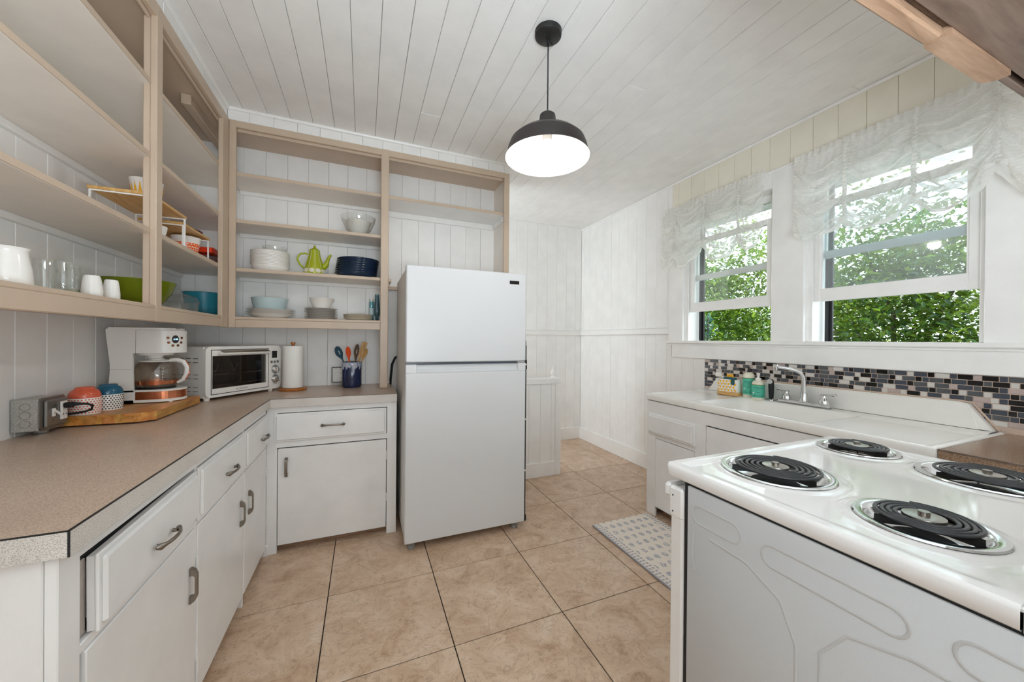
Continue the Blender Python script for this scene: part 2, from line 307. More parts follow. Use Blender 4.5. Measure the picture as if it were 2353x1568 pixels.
# ---------------------------------------------------------------- mesh helpers
class MB:
    def __init__(s): s.v = []; s.f = []
    def quad(s, a, b, c, d):
        k = len(s.v); s.v += [a, b, c, d]; s.f.append((k, k + 1, k + 2, k + 3)); return s
    def box(s, a, b, bev=0.0):
        a, b = [min(p, q) for p, q in zip(a, b)], [max(p, q) for p, q in zip(a, b)]
        k = len(s.v); e = min(bev, *(0.49 * (q - p) for p, q in zip(a, b))) if bev else 0
        if e <= 0:
            s.v += [(x, y, z) for z in (a[2], b[2]) for y in (a[1], b[1]) for x in (a[0], b[0])]
            s.f += [tuple(k + i for i in q) for q in ((0, 2, 3, 1), (4, 5, 7, 6), (0, 1, 5, 4), (2, 6, 7, 3), (0, 4, 6, 2), (1, 3, 7, 5))]
            return s
        idx = {}
        for c in range(8):
            sx, sy, sz = c & 1, (c >> 1) & 1, (c >> 2) & 1
            X, Y, Z = (b[0] if sx else a[0]), (b[1] if sy else a[1]), (b[2] if sz else a[2])
            ix, iy, iz = X + (-e if sx else e), Y + (-e if sy else e), Z + (-e if sz else e)
            for ax, p in ((0, (X, iy, iz)), (1, (ix, Y, iz)), (2, (ix, iy, Z))):
                idx[(c, ax)] = len(s.v); s.v.append(p)
        def face(l, out):
            q = [idx[t] for t in l]; p = [Vector(s.v[i]) for i in q]
            nrm = (p[1] - p[0]).cross(p[2] - p[0])
            if nrm.dot(Vector(out)) < 0: q.reverse()
            s.f.append(tuple(q))
        for ax in range(3):
            o1, o2 = [t for t in range(3) if t != ax]
            for sg in (0, 1):
                cs = [(sg << ax) | (u << o1) | (w << o2) for u, w in ((0, 0), (1, 0), (1, 1), (0, 1))]
                out = [0, 0, 0]; out[ax] = 1 if sg else -1
                face([(c, ax) for c in cs], out)
            for u in (0, 1):
                for w in (0, 1):
                    c0 = (u << o1) | (w << o2); c1 = c0 | (1 << ax); out = [0, 0, 0]; out[o1] = 1 if u else -1; out[o2] = 1 if w else -1
                    face([(c0, o1), (c1, o1), (c1, o2), (c0, o2)], out)
        for c in range(8):
            face([(c, 0), (c, 1), (c, 2)], [1 if c & 1 else -1, 1 if c & 2 else -1, 1 if c & 4 else -1])
        return s
    def lathe(s, prof, seg=32, c=(0, 0, 0), sx=1.0, sy=1.0, fn=None):
        k = len(s.v); rings = []
        for r, z in prof:
            if r < 1e-6: rings.append([len(s.v)]); s.v.append((c[0], c[1], c[2] + z))
            else:
                ring = []
                for i in range(seg):
                    a = 2 * PI * i / seg; q = fn(a, r, z) if fn else r
                    ring.append(len(s.v)); s.v.append((c[0] + q * sx * math.cos(a), c[1] + q * sy * math.sin(a), c[2] + z))
                rings.append(ring)
        for A, B in zip(rings, rings[1:]):
            for i in range(seg):
                j = (i + 1) % seg
                if len(A) == 1 and len(B) == 1: continue
                if len(A) == 1: s.f.append((A[0], B[j], B[i]))
                elif len(B) == 1: s.f.append((A[i], A[j], B[0]))
                else: s.f.append((A[i], A[j], B[j], B[i]))
        return s
    def tube(s, pts, r, seg=10, flat=1.0, up=(0, 0, 1), cap=True):
        P = [Vector(p) for p in pts]; n = len(P); R = r if isinstance(r, (list, tuple)) else [r] * n; rings = []; u0 = Vector(up)
        for i in range(n):
            t = (P[min(i + 1, n - 1)] - P[max(i - 1, 0)]).normalized()
            u = u0 - t * u0.dot(t)
            if u.length < 1e-3: u = Vector((1, 0, 0)) - t * t.x
            u.normalize(); w = t.cross(u); ring = []
            for k in range(seg):
                a = 2 * PI * k / seg; ring.append(len(s.v)); s.v.append(tuple(P[i] + w * (R[i] * math.cos(a)) + u * (R[i] * flat * math.sin(a))))
            rings.append(ring)
        for A, B in zip(rings, rings[1:]):
            for i in range(seg): j = (i + 1) % seg; s.f.append((A[i], A[j], B[j], B[i]))
        if cap: s.f.append(tuple(reversed(rings[0]))); s.f.append(tuple(rings[-1]))
        return s
    def prism(s, poly, axis, lo, hi):
        n = len(poly); k = len(s.v); ar = sum(poly[i][0] * poly[(i + 1) % n][1] - poly[(i + 1) % n][0] * poly[i][1] for i in range(n))
        if ar < 0: poly = poly[::-1]
        def P(p, w): return {'x': (w, p[0], p[1]), 'y': (p[0], w, p[1]), 'z': (p[0], p[1], w)}[axis]
        s.v += [P(p, lo) for p in poly] + [P(p, hi) for p in poly]
        fs = [tuple(reversed(range(k, k + n))), tuple(range(k + n, k + 2 * n))] + [(k + i, k + (i + 1) % n, k + n + (i + 1) % n, k + n + i) for i in range(n)]
        if axis == 'y': fs = [tuple(reversed(f)) for f in fs]
        s.f += fs; return s
    def grid(s, fn, nu, nv, flip=False):
        k = len(s.v); s.v += [tuple(fn(i / nu, j / nv)) for j in range(nv + 1) for i in range(nu + 1)]
        for j in range(nv):
            for i in range(nu):
                q = (k + j * (nu + 1) + i, k + j * (nu + 1) + i + 1, k + (j + 1) * (nu + 1) + i + 1, k + (j + 1) * (nu + 1) + i)
                s.f.append(tuple(reversed(q)) if flip else q)
        return s
    def xf(s, m, k0=0):
        for i in range(k0, len(s.v)): s.v[i] = tuple(m @ Vector(s.v[i]))
        return s
    def mesh(s, name, mat, off=(0, 0, 0), angle=35):
        me = bpy.data.meshes.new(name); o = off
        me.from_pydata([(x - o[0], y - o[1], z - o[2]) for x, y, z in s.v], [], s.f); me.update()
        me.polygons.foreach_set('use_smooth', [True] * len(me.polygons)); me.set_sharp_from_angle(angle=math.radians(angle))
        if mat: me.materials.append(mat)
        return me
def root(o):
    while o.parent: o = o.parent
    return o
def link(name, me, parent=None, loc=(0, 0, 0)):
    o = bpy.data.objects.new(name, me); COL.objects.link(o); o.location = loc
    if parent: o.parent = parent
    return o
def part(name, mb, mat, parent=None, w=True, angle=35, label=None, kind=None):
    off = tuple(root(parent).location) if (parent and w) else (0, 0, 0)
    o = link(name, mb.mesh(name, M[mat] if isinstance(mat, str) else mat, off, angle), parent)
    if label: o['label'] = label
    if kind: o['kind'] = kind
    return o
def thing(name, label, cat, loc=(0, 0, 0), rz=0.0, group=None):
    o = bpy.data.objects.new(name, None); COL.objects.link(o); o.empty_display_size = 0.05
    o.location = loc; o.rotation_euler = (0, 0, rz); o['label'] = label; o['category'] = cat
    if group: o['group'] = group
    return o
def solo(name, mb, mat, label, cat, loc=(0, 0, 0), group=None, angle=35):
    o = link(name, mb.mesh(name, M[mat] if isinstance(mat, str) else mat, loc, angle), None, loc)
    o['label'] = label; o['category'] = cat
    if group: o['group'] = group
    return o
def struct(name, mb, mat, angle=35):
    o = link(name, mb.mesh(name, M[mat], (0, 0, 0), angle)); o['kind'] = 'structure'; return o
def copy_tree(o, parent=None):
    c = o.copy(); COL.objects.link(c)
    if parent: c.parent = parent
    for ch in list(o.children): copy_tree(ch, c)
    return c
def text(name, s, size, mat, parent, matrix, bend=None, ex=0.0003, align='CENTER'):
    cu = bpy.data.curves.new(name, 'FONT'); cu.body = s; cu.size = size; cu.extrude = ex; cu.align_x = align; cu.align_y = 'CENTER'; cu.resolution_u = 3
    t = bpy.data.objects.new(name, cu); COL.objects.link(t)
    me = bpy.data.meshes.new_from_object(t.evaluated_get(bpy.context.evaluated_depsgraph_get())); bpy.data.objects.remove(t)
    for v in me.vertices:
        p = v.co.copy()
        if bend: a = p.x / bend; p = Vector((bend * math.sin(a), p.y, p.z - bend * (1 - math.cos(a))))
        v.co = matrix @ p
    me.materials.clear(); me.materials.append(M[mat]); me.name = name
    return link(name, me, parent)
ORD = ['first', 'second', 'third', 'fourth', 'fifth', 'sixth', 'seventh', 'eighth', 'ninth', 'tenth', 'eleventh', 'twelfth', 'thirteenth']

# ---------------------------------------------------------------- the room
XL, YB, XR, YF, H, Y0 = -0.975, 2.11, 2.766, 3.055, 2.71, -2.6
PX = 1.25                       # right end of the back partition
floor = struct('floor', MB().box((XL - 0.1, Y0 - 0.1, -0.12), (XR + 0.12, YF + 0.12, -0.004)), 'floorgrout')
TS = 0.5116
_tm = MB().box((0.0022, 0.0022, -0.012), (TS - 0.0022, TS - 0.0022, 0.0), 0.0012).mesh('tile', M['tile'])
for i in range(-2, 6):
    for j in range(-6, 6):
        x0, y0 = i * TS, j * TS
        if x0 > XR or y0 > YF: continue
        if x0 + TS > XR + 0.02 or x0 < XL - 0.02 or y0 + TS > YF + 0.02 or y0 < Y0 - 0.02:
            a, b = max(x0 + 0.0022, XL), min(x0 + TS - 0.0022, XR); c, d = max(y0 + 0.0022, Y0), min(y0 + TS - 0.0022, YF)
            if b - a < 0.02 or d - c < 0.02: continue
            link('tile', MB().box((a - x0, c - y0, -0.012), (b - x0, d - y0, 0), 0.0012).mesh('tile', M['tile']), floor, (x0, y0, 0))
        else: link('tile', _tm, floor, (x0, y0, 0))

def planks(parent, axis, face, nrm, a0, a1, pitch, phase, lo, hi, mat='white', th=0.014, gap=0.0012, bev=0.0018, zlo=None):
    """boards side by side along one axis; face = plane coordinate of the visible surface"""
    k = math.floor((a0 - phase) / pitch) - 1; shared = None
    while True:
        s0, s1 = phase + k * pitch, phase + (k + 1) * pitch; k += 1
        if s0 >= a1: break
        if s1 <= a0: continue
        full = s0 >= a0 - 1e-6 and s1 <= a1 + 1e-6; p, q = max(s0, a0), min(s1, a1)
        if q - p < 0.012: continue
        if full and shared: me = shared
        else:
            f0, f1 = (-th, 0) if nrm > 0 else (0, th)
            w = q - p
            if axis == 'x': bx = ((gap / 2, f0, 0), (w - gap / 2, f1, hi - lo))       # wall facing y
            elif axis == 'y': bx = ((f0, gap / 2, 0), (f1, w - gap / 2, hi - lo))     # wall facing x
            else: bx = ((gap / 2, 0, f0), (w - gap / 2, hi - lo, f1))                 # ceiling, boards run along y
            me = MB().box(bx[0], bx[1], bev).mesh('plank', M[mat])
            if full: shared = me
        j = random.uniform(-0.0007, 0.0007)
        loc = {'x': (p, face + j, lo), 'y': (face + j, p, lo), 'c': (p, lo, face + j)}[axis]
        link('plank', me, parent, loc)
wl = struct('wall_left', MB().box((XL - 0.1, Y0, -0.01), (XL - 0.014, YF + 0.1, H + 0.02)), 'white')
planks(wl, 'y', XL, 1, Y0, YB, 0.137, 0.874, 0.0, H)
wb = struct('wall_back', MB().box((XL, YB + 0.014, 0), (PX - 0.002, YB + 0.086, H)), 'white')
planks(wb, 'x', YB, -1, XL, PX, 0.1335, 0.034, 0.0, H)
struct('trim_1', MB().box((PX - 0.002, YB, 0), (PX + 0.016, YB + 0.10, H), 0.002), 'trim')
struct('trim_2', MB().box((XL, YB + 0.086, 0), (PX, YB + 0.10, H)), 'white')
wf = struct('wall_far', MB().box((XL, YF + 0.014, -0.01), (XR + 0.1, YF + 0.1, H + 0.02)), 'white')
planks(wf, 'x', YF, -1, XL, XR, 0.138, 2.127, 0.0, H)
struct('wall_rear', MB().box((XL, Y0 - 0.08, -0.01), (XR + 0.1, Y0, H + 0.02)), 'white')
# right wall, with two window openings
W1 = (0.672, 1.418); W2 = (-0.252, 0.472); ZS, ZH = 1.275, 2.34
mb = MB(); xo = XR + 0.16
for y0, y1, z0, z1 in ((Y0, YF + 0.1, -0.01, ZS), (Y0, YF + 0.1, ZH, H + 0.02), (W1[1], YF + 0.1, ZS, ZH), (W2[1], W1[0], ZS, ZH), (Y0, W2[0], ZS, ZH)):
    mb.box((XR + 0.014, y0, z0), (xo, y1, z1))
wr = struct('wall_right', mb, 'white')
planks(wr, 'y', XR, -1, 1.56, YF, 0.138, 1.613, 0.0, H)
planks(wr, 'y', XR, -1, Y0, 1.56, 0.131, 0.049, 2.40, H, 'cream', bev=0.003)
planks(wr, 'y', XR, -1, 1.20, 1.56, 0.12, 1.20, 0.0, 1.135)
planks(wr, 'y', XR, -1, Y0, 1.20, 0.138, 1.20, 0.0, 0.885)
ceil = struct('ceiling', MB().box((XL - 0.1, Y0 - 0.1, H + 0.016), (XR + 0.25, YF + 0.12, H + 0.14)), 'grime')
for _k in range(-9, 22):
    _a, _b = max(XL, 0.0905 + _k * 0.1297), min(XR, 0.0905 + (_k + 1) * 0.1297)
    if _b - _a < 0.01: continue
    _cut = [Y0] + ([random.uniform(-0.6, 2.6)] if random.random() < 0.45 else []) + [YF]
    for _c, _d in zip(_cut, _cut[1:]): planks(ceil, 'c', H, -1, _a, _b, 0.1297, 0.0905, _c + 0.0006, _d - 0.0006, 'ceil', 0.016, 0.0018, 0.0026)
# soffits above the open cabinets
XF, YC = -0.63, 1.80
so = struct('trim_3', MB().box((XL, -0.3, 2.632), (XF - 0.026, YC + 0.02, H)), 'grime')
planks(so, 'y', XF - 0.012, 1, -0.3, YC + 0.012, 0.1335, 0.1, 2.632, H, 'white')
so = struct('trim_4', MB().box((XL, YC + 0.026, 2.632), (PX, YB, H)), 'grime')
planks(so, 'x', YC + 0.012, -1, XF - 0.012, PX - 0.002, 0.1335, 0.005, 2.632, H, 'white')
struct('trim_5', MB().box((PX - 0.002, YC + 0.012, 2.632), (PX + 0.014, YB, H)), 'white')
def crown(name, pts):
    mb = MB().tube(pts, 0.011, 8); return struct(name, mb, 'trim')
crown('trim_6', [(XF - 0.006, -0.3, H - 0.008), (XF - 0.006, YC + 0.008, H - 0.008)])
crown('trim_7', [(XF, YC + 0.004, H - 0.008), (PX + 0.012, YC + 0.004, H - 0.008)])
crown('trim_8', [(XR - 0.006, Y0, H - 0.010), (XR - 0.006, YF, H - 0.010)])
struct('trim_9', MB().box((PX, YF - 0.012, H - 0.014), (XR, YF, H), 0.003), 'trim')
# chair rails and baseboards
def rail(name, a, b):
    return struct(name, MB().box(a, b, 0.004), 'trim')
rail('trim_10', (XR - 0.020, 1.575, 1.335), (XR, YF, 1.402)); rail('trim_11', (XR - 0.028, 1.575, 1.390), (XR - 0.02, YF, 1.402)); rail('trim_12', (XR - 0.028, 1.575, 1.335), (XR - 0.02, YF, 1.345))
rail('trim_13', (XL, YF - 0.020, 1.335), (XR, YF, 1.402)); rail('trim_14', (XL, YF - 0.028, 1.390), (XR, YF - 0.02, 1.402))
struct('baseboard_right', MB().box((XR - 0.018, 1.18, 0), (XR, YF, 0.152), 0.004), 'trim')
struct('baseboard_far', MB().box((XL, YF - 0.018, 0), (XR, YF, 0.152), 0.004), 'trim')

# windows --------------------------------------------------------------------
def window(name, y0, y1, gap_z, mats):
    ZT = ZH
    f = MB()   # jamb liner in the wall thickness
    f.box((XR + 0.004, y1 - 0.012, ZS), (xo + 0.03, y1, ZT)); f.box((XR + 0.004, y0, ZS), (xo + 0.03, y0 + 0.012, ZT)); f.box((XR + 0.004, y0, ZT - 0.014), (xo + 0.03, y1, ZT)); f.box((XR + 0.004, y0, ZS - 0.012), (xo + 0.05, y1, ZS + 0.002))
    f.box((XR + 0.014, y1 - 0.030, ZS), (XR + 0.026, y1 - 0.012, ZT)); f.box((XR + 0.014, y0 + 0.012, ZS), (XR + 0.026, y0 + 0.022, ZT))
    w = struct(name, f, 'trim')
    a, b = y0 + 0.016, y1 - 0.016
    def sash(nm, x0, x1, z0, z1, st, br, tr, gm):
        s = MB(); s.box((x0, b - st, z0), (x1, b, z1), 0.003); s.box((x0, a, z0), (x1, a + st, z1), 0.003)
        s.box((x0, a + st, z0), (x1, b - st, z0 + br), 0.003); s.box((x0, a + st, z1 - tr), (x1, b - st, z1), 0.003)
        for q in ((b - st - 0.008, b - st), (a + st, a + st + 0.008)): s.box((x0 + 0.008, q[0], z0 + br), (x1 - 0.006, q[1], z1 - tr))
        o = part(nm, s, 'trim', w)
        part('pane', MB().box((x0 + 0.016, a + st, z0 + br), (x0 + 0.020, b - st, z1 - tr)), gm, o)
        return o
    lo = sash('lower_sash', XR + 0.032, XR + 0.066, gap_z, gap_z + 0.62, 0.046, 0.078, 0.04, mats[0])
    if y0 > 0.5: part('sash_lift', MB().box((XR + 0.026, (a + b) / 2 - 0.025, gap_z + 0.035), (XR + 0.032, (a + b) / 2 + 0.025, gap_z + 0.06), 0.002), 'trim', lo)
    sash('upper_sash', XR + 0.074, XR + 0.108, 1.80, ZT - 0.014, 0.044, 0.045, 0.05, mats[1])
    sc = MB()
    sc.box((xo - 0.02, b - 0.035, ZS), (xo - 0.004, b - 0.018, ZT - 0.014)); sc.box((xo - 0.004, b - 0.05, ZS), (xo + 0.012, b - 0.03, ZT - 0.014)); sc.box((xo - 0.02, a, ZS), (xo - 0.004, a + 0.012, ZT - 0.014))
    part('screen_frame', sc, 'black', w)
    return w
window('window_1', W1[0], W1[1], 1.525, ('paneclear', 'paneclear'))
window('window_2', W2[0], W2[1], 1.528, ('pane', 'paneclear'))
# casing boards, stool and apron
struct('trim_15', MB().box((XR - 0.020, W1[1], 1.27), (XR + 0.014, 1.573, 2.44), 0.003), 'trim')
struct('trim_16', MB().box((XR - 0.020, W2[1], 1.27), (XR + 0.014, W1[0], 2.44), 0.003), 'trim')
struct('trim_17', MB().box((XR - 0.020, -1.2, 1.27), (XR + 0.014, W2[0], 2.44), 0.003), 'trim')
struct('trim_18', MB().box((XR - 0.020, W1[0], ZH - 0.012), (XR + 0.014, W1[1], 2.44)).box((XR - 0.020, W2[0], ZH - 0.012), (XR + 0.014, W2[1], 2.44)), 'trim')
struct('trim_19', MB().box((XR - 0.024, -1.2, 2.438), (XR + 0.010, 1.575, 2.452), 0.003), 'trim')
struct('trim_20', MB().box((XR - 0.045, -1.2, 1.250), (XR + 0.03, 1.585, 1.275), 0.006), 'trim')
struct('trim_21', MB().box((XR - 0.024, -1.2, 1.128), (XR + 0.014, 1.53, 1.250), 0.003).box((XR - 0.032, -1.2, 1.236), (XR - 0.02, 1.54, 1.250), 0.003), 'trim')

# knee wall beside the stair
kw = struct('wall_knee', MB().box((PX, 2.05, 0), (1.87, 2.12, 0.88)), 'grime')
planks(kw, 'x', 2.046, -1, PX, 1.83, 0.115, 1.33, 0.0, 0.86, 'trim')
t = struct('trim_22', MB().box((PX, 2.03, 0.86), (1.887, 2.135, 0.912), 0.004).box((1.828, 2.03, 0), (1.887, 2.135, 0.862), 0.004).box((PX, 2.032, 0), (1.83, 2.06, 0.132), 0.003), 'trim')
solo('newel_finial', MB().lathe([(0, 0), (0.026, 0), (0.026, 0.008), (0.013, 0.018), (0.019, 0.028), (0.026, 0.044), (0.024, 0.056), (0.014, 0.074), (0.008, 0.088), (0.008, 0.104), (0, 0.104)], 20, (1.83, 2.085, 0.912)), 'trim',
     'small white turned finial on the end of the half wall', 'finial', (1.83, 2.085, 0.912))


# ---------------------------------------------------------------- open shelf cabinets
SHZ = (1.401, 1.711, 2.018, 2.315)
TH = 0.022
YL0 = -0.30
t = thing('open_shelf_cabinet', 'long tan open shelf cabinet on the left wall above the coffee maker', 'cabinet', (XL, YL0, 1.33))
def fbox(name, a, b, mat, bev=0.003): return part(name, MB().box(a, b, bev), mat, t)
FT = 0.022
for y0, y1 in ((YL0, YL0 + 0.05), (0.957, 1.005), (1.694, YC - 0.001)):
    fbox('stile', (XF - FT, y0, 1.332), (XF + (0.0 if y1 < 1.7 else 0.001), y1, 2.632), 'tan')
fbox('divider', (XF - 0.045, 0.960, 1.388), (XF - FT, 1.002, 2.57), 'tan')
fbox('top_rail', (XF - FT, YL0, 2.573), (XF - 0.0006, YC - 0.003, 2.6315), 'tan')
fbox('top_bead', (XF - FT - 0.012, YL0, 2.560), (XF - FT, YC - 0.02, 2.585), 'tan')
fbox('bottom_rail', (XF - FT, YL0, 1.333), (XF - 0.0006, YC - 0.003, 1.386), 'tan')
for k, z in enumerate(SHZ):
    x1 = XF - (0.001 if k == 0 else FT)
    fbox('shelf', (XL, YL0, z - (TH if k else 0.016)), (x1, YB - 0.001, z), 'shelfw' if k else 'tan')
    if k: fbox('shelf_edge', (x1, YL0, z - TH + 0.0005), (x1 + 0.004, YC - 0.03, z - 0.0005), 'tan', 0.001)
    if k: fbox('cleat', (XL, YL0, z - TH - 0.026), (XL + 0.020, YB - 0.02, z - TH), 'white')
fbox('top_panel', (XL, YL0, 2.60), (XF - FT, YB - 0.001, 2.618), 'tan'); fbox('bottom_panel', (XL, YL0, 1.356), (XF - FT, YB - 0.001, 1.372), 'tan')
fbox('back_rail', (XL + 0.20, 1.55, 2.545), (XL + 0.245, 2.10, 2.60), 'tan')

t = thing('open_shelf_cabinet', 'tan open shelf cabinet on the back wall reaching over the refrigerator', 'cabinet', (XF, YC, 1.33))
XM0, XM1, XE0 = 0.262, 0.316, 1.205
fbox('stile', (XF, YC - 0.0, 1.332), (-0.594, YC + FT, 2.632), 'tan')
fbox('post', (XM0, YC - 0.002, 0.915), (XM1, YC + 0.034, 2.632), 'tan', 0.004)
fbox('post', (XE0, YC, 0.0), (PX + 0.002, YC + FT, 2.632), 'tan', 0.004)
fbox('top_rail', (XF, YC + 0.0006, 2.588), (PX, YC + FT, 2.6315), 'tan')
fbox('top_bead', (-0.594, YC + FT, 2.572), (XE0, YC + FT + 0.012, 2.60), 'tan')
fbox('bottom_rail', (-0.594, YC + 0.0006, 1.334), (XM0, YC + FT, 1.384), 'tan')
fbox('bottom_panel', (XF - FT + 0.001, YC + FT, 1.356), (XM0 + 0.02, YB, 1.372), 'tan')
for k, z in enumerate(SHZ):
    y0 = YC + (0.001 if k == 0 else FT - 0.006)
    fbox('shelf', (XF - FT + 0.001, y0 + 0.004, z - (TH if k else 0.016)), (XM0 + 0.02, YB - 0.001, z), 'shelfw')
    fbox('shelf_edge', (-0.594, y0, z - TH + 0.0005 if k else z - 0.0165), (XM0, y0 + 0.004, z - 0.0003), 'tan', 0.001)
    if k: fbox('cleat', (XF - FT, YB - 0.020, z - TH - 0.026), (XM0 + 0.02, YB, z - TH), 'white')
fbox('divider', (XM0 + 0.012, YC + 0.034, 1.333), (XM0 + 0.030, YB, 2.60), 'tan')
fbox('end_panel', (XE0 + 0.02, YC + FT, 0.0), (PX - 0.003, YB - 0.001, 2.60), 'shelfw')
z = 2.312
fbox('shelf', (XM0 + 0.03, YC + 0.022, z - TH), (XE0 + 0.02, YB - 0.001, z), 'white'); fbox('shelf_edge', (XM1, YC + 0.018, z - TH), (XE0, YC + 0.022, z), 'tan', 0.001)
fbox('cleat', (XM0 + 0.03, YB - 0.02, z - TH - 0.045), (XE0 + 0.02, YB, z - TH), 'white'); fbox('cleat', (XE0, YC + 0.05, z - TH - 0.04), (XE0 + 0.02, YB - 0.02, z - TH), 'white')
fbox('top_panel', (XF - FT, YC + FT, 2.60), (PX - 0.003, YB - 0.001, 2.618), 'tan')
fbox('ledge', (XM1 - 0.02, YB - 0.035, 1.660), (0.55, YB, 1.688), 'tan'); fbox('shelf_stub', (XM0 + 0.03, YC + 0.06, 1.69), (XM1 + 0.025, YB - 0.06, 1.712), 'tan'); fbox('shelf_stub', (XM0 + 0.03, YC + 0.07, 1.655), (XM1 + 0.012, YB - 0.07, 1.69), 'tan')

# ---------------------------------------------------------------- base cabinets and worktop
FX = -0.366; FY = 1.526; CZ = 0.914
def drawer_pull(parent, c, along, out, L=0.105):
    """arched bail pull with spoon shaped ends"""
    c, a, o = Vector(c), Vector(along), Vector(out); h = L / 2; up = a.cross(o)
    pts = []; rad = []
    for k in range(17):
        u = -1 + k / 8; d = 0.004 + 0.022 * (1 - abs(u) ** 2.6); pts.append(c + a * (u * h) + o * d + up * (-0.003 * math.cos(u * PI / 2)))
        rad.append(0.0052 + 0.0045 * math.exp(-((abs(u) - 0.88) / 0.12) ** 2) - (0.003 if k in (0, 16) else 0))
    mb = MB().tube(pts, rad, 10, 0.8, tuple(o))
    for sg in (-1, 1): mb.tube([c + a * (sg * h * 0.76) + o * 0.0, c + a * (sg * h * 0.72) + o * 0.010], [0.006, 0.004], 10, 1.0, tuple(a))
    return part('drawer_pull', mb, 'pull', parent, angle=50)
def door_pull(parent, c, out, L=0.115):
    c, o = Vector(c), Vector(out); s = Vector((0, 0, 1)).cross(o); h = L / 2; mb = MB()
    prof = [(-h, 0.0), (-h, 0.005), (-h * 0.84, 0.016), (-h * 0.6, 0.0205), (h * 0.6, 0.0205), (h * 0.84, 0.016), (h, 0.005), (h, 0.0), (h * 0.60, 0.0), (h * 0.57, 0.0115), (h * 0.46, 0.0150), (-h * 0.46, 0.0150), (-h * 0.57, 0.0115), (-h * 0.60, 0.0)]
    k = len(mb.v); n = len(prof)
    for w in (-0.0075, 0.0075):
        for zz, d in prof: mb.v.append(tuple(c + Vector((0, 0, zz)) + o * d + s * w))
    mb.f += [tuple(range(n)), tuple(reversed(range(n, 2 * n)))] + [(i, n + i, n + (i + 1) % n, (i + 1) % n) for i in range(n)]
    return part('door_pull', mb, 'pull', parent, angle=30)
def hinge(parent, p):
    mb = MB()
    for k in range(5): mb.lathe([(0, 0), (0.0042, 0), (0.0042, 0.0105), (0, 0.0105)], 8, (p[0], p[1], p[2] - 0.0275 + k * 0.011))
    return part('hinge', mb, 'cabchip', parent)
def front_panel(a0, a1, z0, z1, face, axis, lip=0.010, proj=0.016):
    """lipped drawer front with bevelled border"""
    mb = MB()
    if axis == 'y':
        mb.box((face - 0.012, a0 + 0.004, z0 + 0.004), (face + 0.002, a1 - 0.004, z1 - 0.004)); mb.box((face + 0.0005, a0, z0), (face + proj * 0.5, a1, z1), 0.003); mb.box((face + 0.004, a0 + lip, z0 + lip), (face + proj, a1 - lip, z1 - lip), 0.006)
    else:
        mb.box((a0 + 0.004, face - 0.002, z0 + 0.004), (a1 - 0.004, face + 0.012, z1 - 0.004)); mb.box((a0, face - proj * 0.5, z0), (a1, face - 0.0005, z1), 0.003); mb.box((a0 + lip, face - proj, z0 + lip), (a1 - lip, face - 0.004, z1 - lip), 0.006)
    return mb
t = thing('base_cabinet', 'white base cabinet along the left wall with three drawers over three doors', 'cabinet', (XL, -0.02, 0))
def bb(name, a, b, mat='cab', bev=0.002): return part(name, MB().box(a, b, bev), mat, t)
bb('end_panel', (XL, -0.022, 0), (FX - 0.02, -0.004, 0.872), 'cabchip'); bb('back_panel', (XL, -0.004, 0.05), (XL + 0.01, FY, 0.87))
bb('bottom_panel', (XL + 0.01, -0.004, 0.06), (FX - 0.02, FY, 0.075)); bb('toe_board', (FX - 0.07, -0.004, 0), (FX - 0.055, FY, 0.06), 'strip')
bb('stile', (FX - 0.019, -0.022, 0.0), (FX, 0.036, 0.875)); bb('stile', (FX - 0.019, 0.566, 0.0), (FX, 0.580, 0.875)); bb('stile', (FX - 0.019, 1.088, 0.0), (FX, 1.100, 0.875)); bb('stile', (FX - 0.019, 1.512, 0.0), (FX - 0.0005, FY + 0.02, 0.872))
bb('top_rail', (FX - 0.0185, -0.02, 0.829), (FX - 0.0005, FY, 0.875)); bb('rail', (FX - 0.0185, -0.02, 0.632), (FX - 0.0005, FY, 0.652)); bb('skirting_corner', (FX - 0.03, FY - 0.012, 0), (FX + 0.012, FY + 0.01, 0.06))
dr = [(0.060, 0.560, 0.660, 0.8245, 0.006), (0.572, 1.082, 0.650, 0.828, 0.0), (1.096, 1.508, 0.650, 0.828, 0.0)]
for k, (y0, y1, z0, z1, pull) in enumerate(dr):
    mb = front_panel(y0, y1, z0, z1, FX, 'y')
    if pull:   # first drawer hangs a little open on its near end
        mb.box((FX - 0.30, y0 + 0.03, z0 + 0.02), (FX - 0.005, y0 + 0.045, z1 - 0.02))
        mm = Matrix.Translation((FX, y1, z1)) @ Matrix.Rotation(0.012, 4, 'Z') @ Matrix.Rotation(0.013, 4, 'X') @ Matrix.Translation((-FX, -y1, -z1)); mb.xf(mm)
    d = part('drawer', mb, 'cab', t)
    cy = 0.31 if k == 0 else (0.861 if k == 1 else 1.395)
    drawer_pull(d, (FX + 0.016 + (0.008 if pull else 0), cy, 0.722), (0, 1, 0), (1, 0, 0), 0.115)
bb('drawer_jamb', (FX - 0.030, 0.0365, 0.655), (FX - 0.010, 0.070, 0.812), 'jamb'); bb('dark_slot', (FX - 0.034, 0.036, 0.80), (FX - 0.012, 0.56, 0.829), 'rubber')
for k, (y0, y1, hp, hy) in enumerate(((0.048, 0.563, 0.522, 0.0), (0.582, 1.086, 1.040, 0.576), (1.102, 1.510, 1.170, 1.514))):
    d = part('door', MB().box((FX - 0.016, y0, 0.055), (FX + 0.003, y1, 0.630), 0.002), 'cab', t)
    door_pull(d, (FX + 0.003, hp, 0.462), (1, 0, 0))
    if hy:
        for hz in (0.50, 0.155): hinge(d, (FX + 0.004, hy, hz))
t = thing('base_cabinet', 'white base cabinet on the back wall with one drawer over one door', 'cabinet', (FX, FY, 0))
XB1 = 0.358
